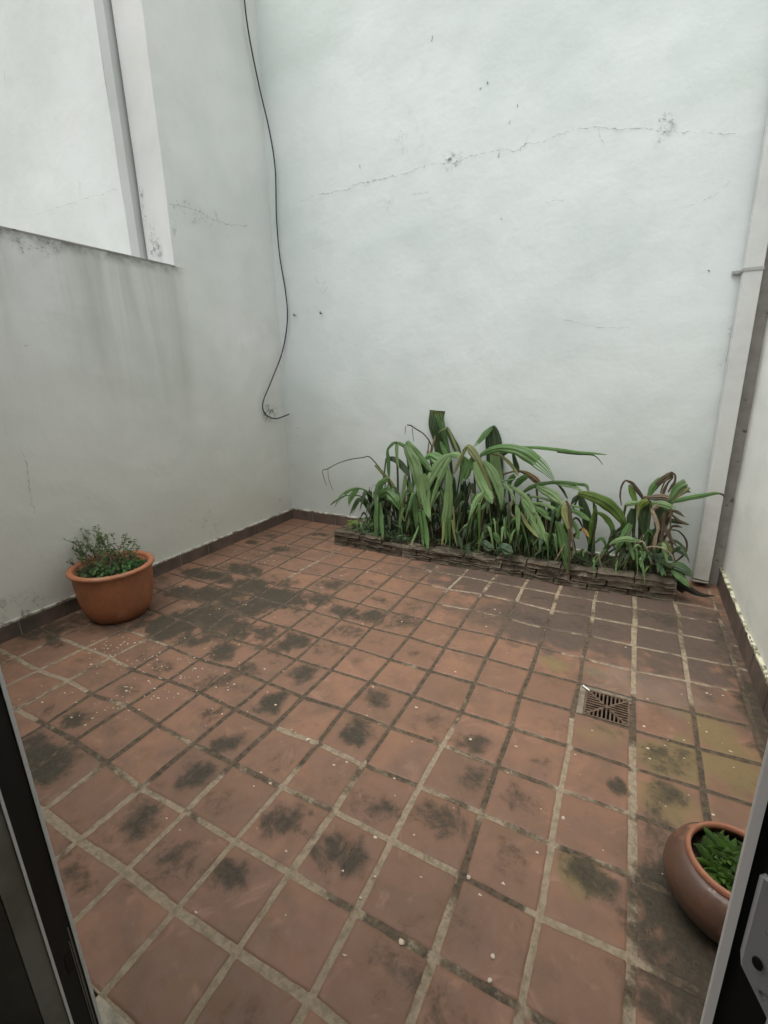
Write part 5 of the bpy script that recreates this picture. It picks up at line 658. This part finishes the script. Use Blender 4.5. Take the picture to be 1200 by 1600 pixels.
# low creeping weeds over the soil, coloured dark for the gloom under the clumps
gc = Leaves(); rr = random.Random(3)
for i in range(900):
    z = rr.random()
    if z < .62: u = rr.gauss(-8.9, .68); v = rr.uniform(-1.1, .0)
    else: u = rr.uniform(-8.5, .8); v = rr.uniform(-.9, -.12)
    if not PU0+.35 < u < .85 or (u > -7.5 and rr.random() < .25): continue
    a = rr.uniform(0, 2*math.pi); up = rr.uniform(.3, 1.3); h = .42+rr.random()**1.5*(.50 if abs(u+9) < .9 else .16)
    col = COL[rr.choice(['g', 'd', 'b2', 'b2', 'g', 'l'] if u < -9.2 else ['d', 'b2', 'd', 'd', 'g'])]
    blade(gc, (u, v, h), (math.cos(a), math.sin(a), up), rr.uniform(.12, .30), rr.uniform(.03, .07), col, droop=.8, roll=rr.uniform(-1, 1))
for i in range(26):
    a = rr.uniform(0, 6.28); blade(gc, (-9.95+rr.uniform(-.1, .12), -.35+rr.uniform(-.1, .1), .62+rr.random()*.25), (math.cos(a), math.sin(a), .5), .17, .05, COL['by'], droop=.7)
o = gc.build('ground_weeds', 'leaf', None); o['kind'] = 'stuff'; o['label'] = 'low tangled weeds and seedlings covering the planter soil'
lit = Leaves()
for i in range(160):
    u, v = rr.uniform(PU0+.3, .9), rr.uniform(-1.2, -.15); a = rr.uniform(0, 6.28)
    lit.add([(u, v, .47, .02), (u+.12*math.cos(a), v+.12*math.sin(a), .50, .05), (u+.3*math.cos(a), v+.2*math.sin(a), .47, .01)], COL[rr.choice('btbk')], sub=2, nx=2)
o = lit.build('leaf_litter', 'dry', None); o['kind'] = 'stuff'; o['label'] = 'dead leaf litter lying on the planter soil'

# ---------------------------------------------------------------- pots
def pot(name, label, at_, prof, rim, material, soil_r, soil_h, wob=.01, tilt=(0, 0)):
    root = thing(name, label, 'pot', P(at_[0], at_[1], 0)); k = [(r*S, h*S) for r, h in prof]
    v, f = lathe(k, 72, wob); o = P(at_[0], at_[1], 0); v = [o+q+Vector((tilt[0], tilt[1], 0))*q.z for q in v]; f = f[:-1]; mesh_obj('body', v, f, material, root, smooth=True)
    k = [(r*S, h*S) for r, h in rim]; v, f = lathe(k, 72, wob); f = f[:-2]; n_ = 72; e = (len(k)-1)*n_
    f += [(e+j, e+(j+1) % n_, (j+1) % n_, j) for j in range(n_)]; v = [o+q+Vector((tilt[0], tilt[1], 0))*q.z for q in v]; mesh_obj('rim', v, f, material, root, smooth=True)
    V = [o+Vector((tilt[0], tilt[1], 0))*soil_h*S+Vector((0, 0, (soil_h+.05)*S))]; F = []
    for g_ in range(1, 9):
        for j in range(36):
            a = 2*math.pi*j/36; r = soil_r*g_/8; V.append(o+Vector((tilt[0], tilt[1], 0))*soil_h*S+Vector((math.cos(a)*r*S, math.sin(a)*r*S, (soil_h+.05*nz(r*4*math.cos(a), r*4*math.sin(a), 2))*S)))
    for j in range(36): F.append((0, 1+j, 1+(j+1) % 36))
    for g_ in range(7):
        for j in range(36): a = 1+g_*36; F.append((a+j, a+36+j, a+36+(j+1) % 36, a+(j+1) % 36))
    mesh_obj('soil', V, F, 'soil', root, smooth=True); return root
LP_ = (-12.8, 7.48)
pot('terracotta_pot', 'large plain orange terracotta pot against the left wall', LP_,
    [(.60, .0), (.69, .02), (.77, .14), (.85, .34), (.91, .6), (.945, .9), (.96, 1.15), (.965, 1.32), (.965, 1.40), (.88, 1.40), (.86, 1.30), (.84, 1.1), (.82, 1.0)],
    [(.955, 1.375), (1.00, 1.378), (1.035, 1.392), (1.055, 1.42), (1.055, 1.455), (1.035, 1.482), (.99, 1.498), (.94, 1.495), (.90, 1.47), (.885, 1.43), (.875, 1.37)], 'clay', .85, 1.20, .008)
RP_ = (1.02, 8.96)
pot('bulbous_bowl', 'dark brown bulging clay bowl with an inturned orange rim beside the door', RP_,
    [(.36, .0), (.43, .03), (.56, .14), (.66, .28), (.705, .42), (.70, .54), (.655, .65), (.575, .735), (.50, .79), (.47, .77), (.50, .70), (.58, .6), (.60, .5)],
    [(.520, .755), (.522, .80), (.510, .835), (.488, .848), (.468, .838), (.458, .80), (.465, .745)], 'clay_brown', .60, .58, .012)
bpy.data.objects['rim.001'].data.materials[0] = clay('worn_orange_clay', (.34, .14, .075), (.27, .11, .06), (.16, .09, .065), (.3, .12, .06), -1, -.9)

# twiggy dry shrub and leafy herb in the terracotta pot
sh = thing('twiggy_shrub', 'nearly bare twiggy shrub in the left half of the terracotta pot', 'plant', P(LP_[0]-.3, LP_[1], 1.2)); rr = random.Random(11); TV = []; LVS = Leaves()
def twig(p, d, ln, r, lvl):
    pts = [p]; q = p.copy(); dd = d.copy()
    for i in range(5):
        dd = (dd+Vector((rr.uniform(-.38, .38), rr.uniform(-.38, .38), rr.uniform(-.10, .32)))).normalized(); q = q+dd*ln/5; pts.append(q.copy())
        if lvl < 2 and i > 0 and rr.random() < .5: twig(q, (dd+Vector((rr.uniform(-1, 1), rr.uniform(-1, 1), .2))).normalized(), ln*.5, r*.6, lvl+1)
        if i > 1 and rr.random() < (.75 if lvl else .4):
            for z in range(3): b = (q.x/S, -q.y/S, q.z/S); a = rr.uniform(0, 6.28); blade(LVS, b, (math.cos(a), math.sin(a), .6), rr.uniform(.04, .09), rr.uniform(.02, .035), COL[rr.choice('glgy')] if rr.random() < .9 else COL['b'], droop=.2)
    TV.append(tube(pts, r, 5, [1-.7*i/5 for i in range(6)]))
for i in range(30):
    u, v = LP_[0]+rr.uniform(-.75, .30), LP_[1]+rr.uniform(-.5, .5); a = rr.uniform(0, 6.28)
    lean = Vector((-.35 if u < LP_[0]-.3 else rr.uniform(-.3, .3), rr.uniform(-.3, .3), 1)).normalized(); lean = (lean+Vector(((u-LP_[0])*.7-.15, 0, 0))).normalized(); twig(P(u, v, 1.17), lean, rr.uniform(.35, .85)*S*(1.0 if i > 8 else 1.25), .0046, 0)
V, F = merge(TV); mesh_obj('twigs', V, F, 'twig', sh, smooth=True); LVS.build('foliage', 'leaf', sh)
he = thing('leafy_herb', 'low bright green leafy herb in the right half of the terracotta pot', 'plant', P(LP_[0]+.3, LP_[1], 1.2)); LVS = Leaves()
for i in range(420):
    a = rr.uniform(0, 6.28); r = .80*math.sqrt(rr.random()); u, v = LP_[0]+r*math.cos(a), LP_[1]+r*math.sin(a); right = u > LP_[0]-.05
    if not right and rr.random() < .45: continue
    h = 1.22+rr.random()*(.30 if right else .22); b = rr.uniform(0, 6.28)
    if math.hypot(u-LP_[0], v-LP_[1]) > .72: h = min(h, 1.4)
    blade(LVS, (u, v, h), (math.cos(b)*.7, math.sin(b)*.7, rr.uniform(.2, 1)), rr.uniform(.10, .17), rr.uniform(.07, .12), random.choice([(.06, .17, .04), (.085, .22, .06), (.035, .10, .03)]) if right else random.choice([(.05, .10, .03), (.08, .11, .04)]), droop=.5, roll=rr.uniform(-1, 1))
LVS.build('foliage', 'leaf', he)
# lance-leaved plant in the bowl
lp_ = thing('rosette_plant', 'green plant with pointed leaf rosettes growing in the bulging bowl', 'plant', P(RP_[0], RP_[1], .6)); LVS = Leaves(); TV = []
for i in range(22):
    a = rr.uniform(0, 6.28); r = .27*math.sqrt(rr.random()); u, v = RP_[0]+r*math.cos(a)-.02, RP_[1]+r*math.sin(a); hh = rr.uniform(.56, .76); lx, ly = rr.uniform(-.06, .06), rr.uniform(-.06, .06)
    TV.append(tube([P(u, v, .55), P(u+lx*.5, v+ly*.5, (.55+hh)/2), P(u+lx, v+ly, hh)], .004, 6))
    for k_ in range(13):
        b = k_*2.4+rr.uniform(-.2, .2); el_ = k_/12; z = max(.70, hh-.20*(1-el_)); blade(LVS, (u+lx*el_, v+ly*el_, z), (math.cos(b), math.sin(b), .35+1.1*el_), rr.uniform(.15, .24), rr.uniform(.065, .095), random.choice([(.10, .22, .035), (.15, .30, .05), (.19, .35, .06), (.06, .14, .03)]), droop=.55, roll=math.cos(b))
for V, F in TV: mesh_obj('stem', V, F, 'leaf', lp_, cols=[(.09, .13, .04)]*len(V), uvs=[(0, 0)]*len(V)); LVS.build('foliage', 'leaf', lp_)

# ---------------------------------------------------------------- house behind the camera: facade, door frame, open door
FV0, FV1 = 13.11, 13.5; OL, OR_ = -4.76, -.14; DH = 9.6
hs_ = thing('house', 'white house with the open doorway the patio is seen from', 'building', P(-3, 14, 0))
mb = MB(); mb.box(UT, OL, FV0, FV1, -.3, 10.4); mb.box(OR_, 3.2, FV0, FV1, -.3, 10.4); mb.box(OL, OR_, FV0, FV1, DH, 10.4); fc = mb.build('facade', 'facade', hs_)
mb = MB(); mb.box(-9.5, -9.2, FV1, 24, -.3, 10.2); mb.box(3.2, 3.5, FV1, 24, -.3, 10.2); mb.box(-9.5, 3.5, 24, 24.3, -.3, 10.2); mb.build('inner_walls', 'room', hs_)
mb = MB(); mb.box(-9.5, 3.5, FV1, 24.3, 10.2, 10.4); mb.build('ceiling', 'room', hs_)
structure_floor = MB(); structure_floor.box(-9.2, 3.2, 13.52, 24, -.06, .005); structure(structure_floor.build('indoor_floor', 'sill'))
mb = MB(); mb.box(OL-.3, OR_+.3, 12.94, 13.105, -.08, -.009); mb.box(OL, OR_, 13.105, 13.52, -.06, .008); mb.build('door_sill', 'sill', fc, bevel=.004)
CU, CV = CAM_T[0]/S, -CAM_T[1]/S
def pa(az, d): a = math.radians(az); return (CU+d*math.sin(a), CV-d*math.cos(a))
fr = thing('door_frame', 'white aluminium door frame whose two uprights edge the view', 'door frame', P(-2.7, 13.1, 0))
# left upright: pale lip, rebate with its shade painted black
LU = -4.710
mb = MB(); mb.box(LU-.04, LU+.005, 13.100, 13.128, .01, DH); mb.build('lip', 'alu', fr)
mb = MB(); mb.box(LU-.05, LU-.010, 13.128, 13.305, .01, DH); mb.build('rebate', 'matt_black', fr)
mb = MB(); mb.box(LU-.010, LU-.001, 13.145, 13.156, .12, 1.55); mb.box(LU-.010, LU-.001, 13.165, 13.172, .12, 1.40); mb.build('strike_plate', 'alu_grey', fr)
mb = MB(); mb.box(LU-.010, LU-.004, 13.19, 13.235, 1.05, 1.28); mb.build('bolt_hole', 'pit', fr)
mb = MB(); mb.box(OL, OR_, 13.1, 13.3, DH-.2, DH); mb.build('head', 'alu', fr)
# right upright: pale lip, black rebate, latch plate (leans by about a degree)
LN = -.0200; H5 = 5.3
def rj(name, pol, h0, h1, material, bevel=0): m_ = MB(); m_.prism([(u-LN*H5, v) for u, v in pol], h0, h1, lean=LN); return m_.build(name, material, fr, bevel=bevel)
a_, b_ = pa(17.56, 1.54), pa(18.52, 1.50)
rj('lip', [a_, b_, (b_[0]+.01, b_[1]-.06), (a_[0]+.012, a_[1]-.06)], .03, DH, 'alu')
c1, c2 = pa(18.50, 1.515), pa(27, 1.44)
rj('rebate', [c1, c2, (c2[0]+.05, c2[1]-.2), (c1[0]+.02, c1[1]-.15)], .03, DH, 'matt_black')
p0, p1, p2 = pa(19.35, 1.498), pa(19.75, 1.478), pa(26, 1.425)
lt = MB(); K = 1.5; zt = 6.352-.953*K; zb = 6.352-1.19*K
poly = [p0, p1, p2, (p2[0]+.01, p2[1]-.05), (p0[0]+.01, p0[1]-.03)]
i0 = len(lt.v)
def lat(p, h): return P(p[0]-LN*H5+LN*h, p[1], h)
# plate with a slanting lower edge
slope = {0: zb, 1: zb-.01, 2: zb-.17}
front = [lat(p0, zt-.02), lat(p1, zt), lat(p2, zt+.02), lat(p2, slope[2]), lat(p1, slope[1]), lat(p0, slope[0]+.02)]
bck = [q+Vector((.004, .010, 0)) for q in front]; lt.v += front+bck; k = 6
lt.f += [(0, 5, 4, 1), (1, 4, 3, 2), (7, 10, 11, 6), (8, 9, 10, 7)]+[(j, (j+1) % k, k+(j+1) % k, k+j) for j in range(k)]
ltp = lt.build('latch_plate', 'plate', fr)
d01 = Vector((p2[0]-p1[0], p2[1]-p1[1], 0)).normalized()
for (az_, tn) in ((22.3, 1.010), (21.1, 1.178)):
    t = (az_-19.75)/(26-19.75); cc = (p1[0]+(p2[0]-p1[0])*t, p1[1]+(p2[1]-p1[1])*t); dist = math.hypot(cc[0]-CU, cc[1]-CV); h = 6.352-tn*dist
    ctr = lat(cc, h); dw = Vector((d01.x, -d01.y, 0)); nn_ = Vector((-.5, -.9, 0)).normalized(); nn_ = (Vector((CAM_T[0], CAM_T[1], ctr.z))-ctr).normalized()
    vv = [ctr+nn_*.0012+dw*math.cos(q)*.0036+Vector((0, 0, 1))*math.sin(q)*.0050 for q in [i*math.pi/8 for i in range(16)]]
    vv += [q-nn_*.003 for q in vv]; mesh_obj('screw_hole', vv, [tuple(range(16))]+[(j, (j+1) % 16, 16+(j+1) % 16, 16+j) for j in range(16)], 'matt_black', ltp)
# door leaf swung inwards on the left
dl = thing('glass_door', 'grey framed glass door swung inwards at the left edge', 'door', P(-4.72, 13.3, 0))
mb = MB(); mb.box(LU-.05, LU, 13.307, 13.328, .02, DH-.25); mb.build('edge_trim', 'alu', dl)
mb = MB(); mb.box(LU-.05, LU-.014, 13.328, 13.490, .02, DH-.25); mb.box(LU-.05, LU-.014, 17.6, 17.8, .02, DH-.25); mb.build('stile', 'alu_grey', dl)
mb = MB(); mb.box(LU-.05, LU-.014, 13.490, 17.6, .02, .36); mb.box(LU-.05, LU-.014, 13.490, 17.6, DH-.6, DH-.25); mb.build('rail', 'alu_grey', dl)
mb = MB(); mb.box(LU-.045, LU-.03, 13.490, 17.6, .36, DH-.6); mb.build('pane', 'glass', dl)
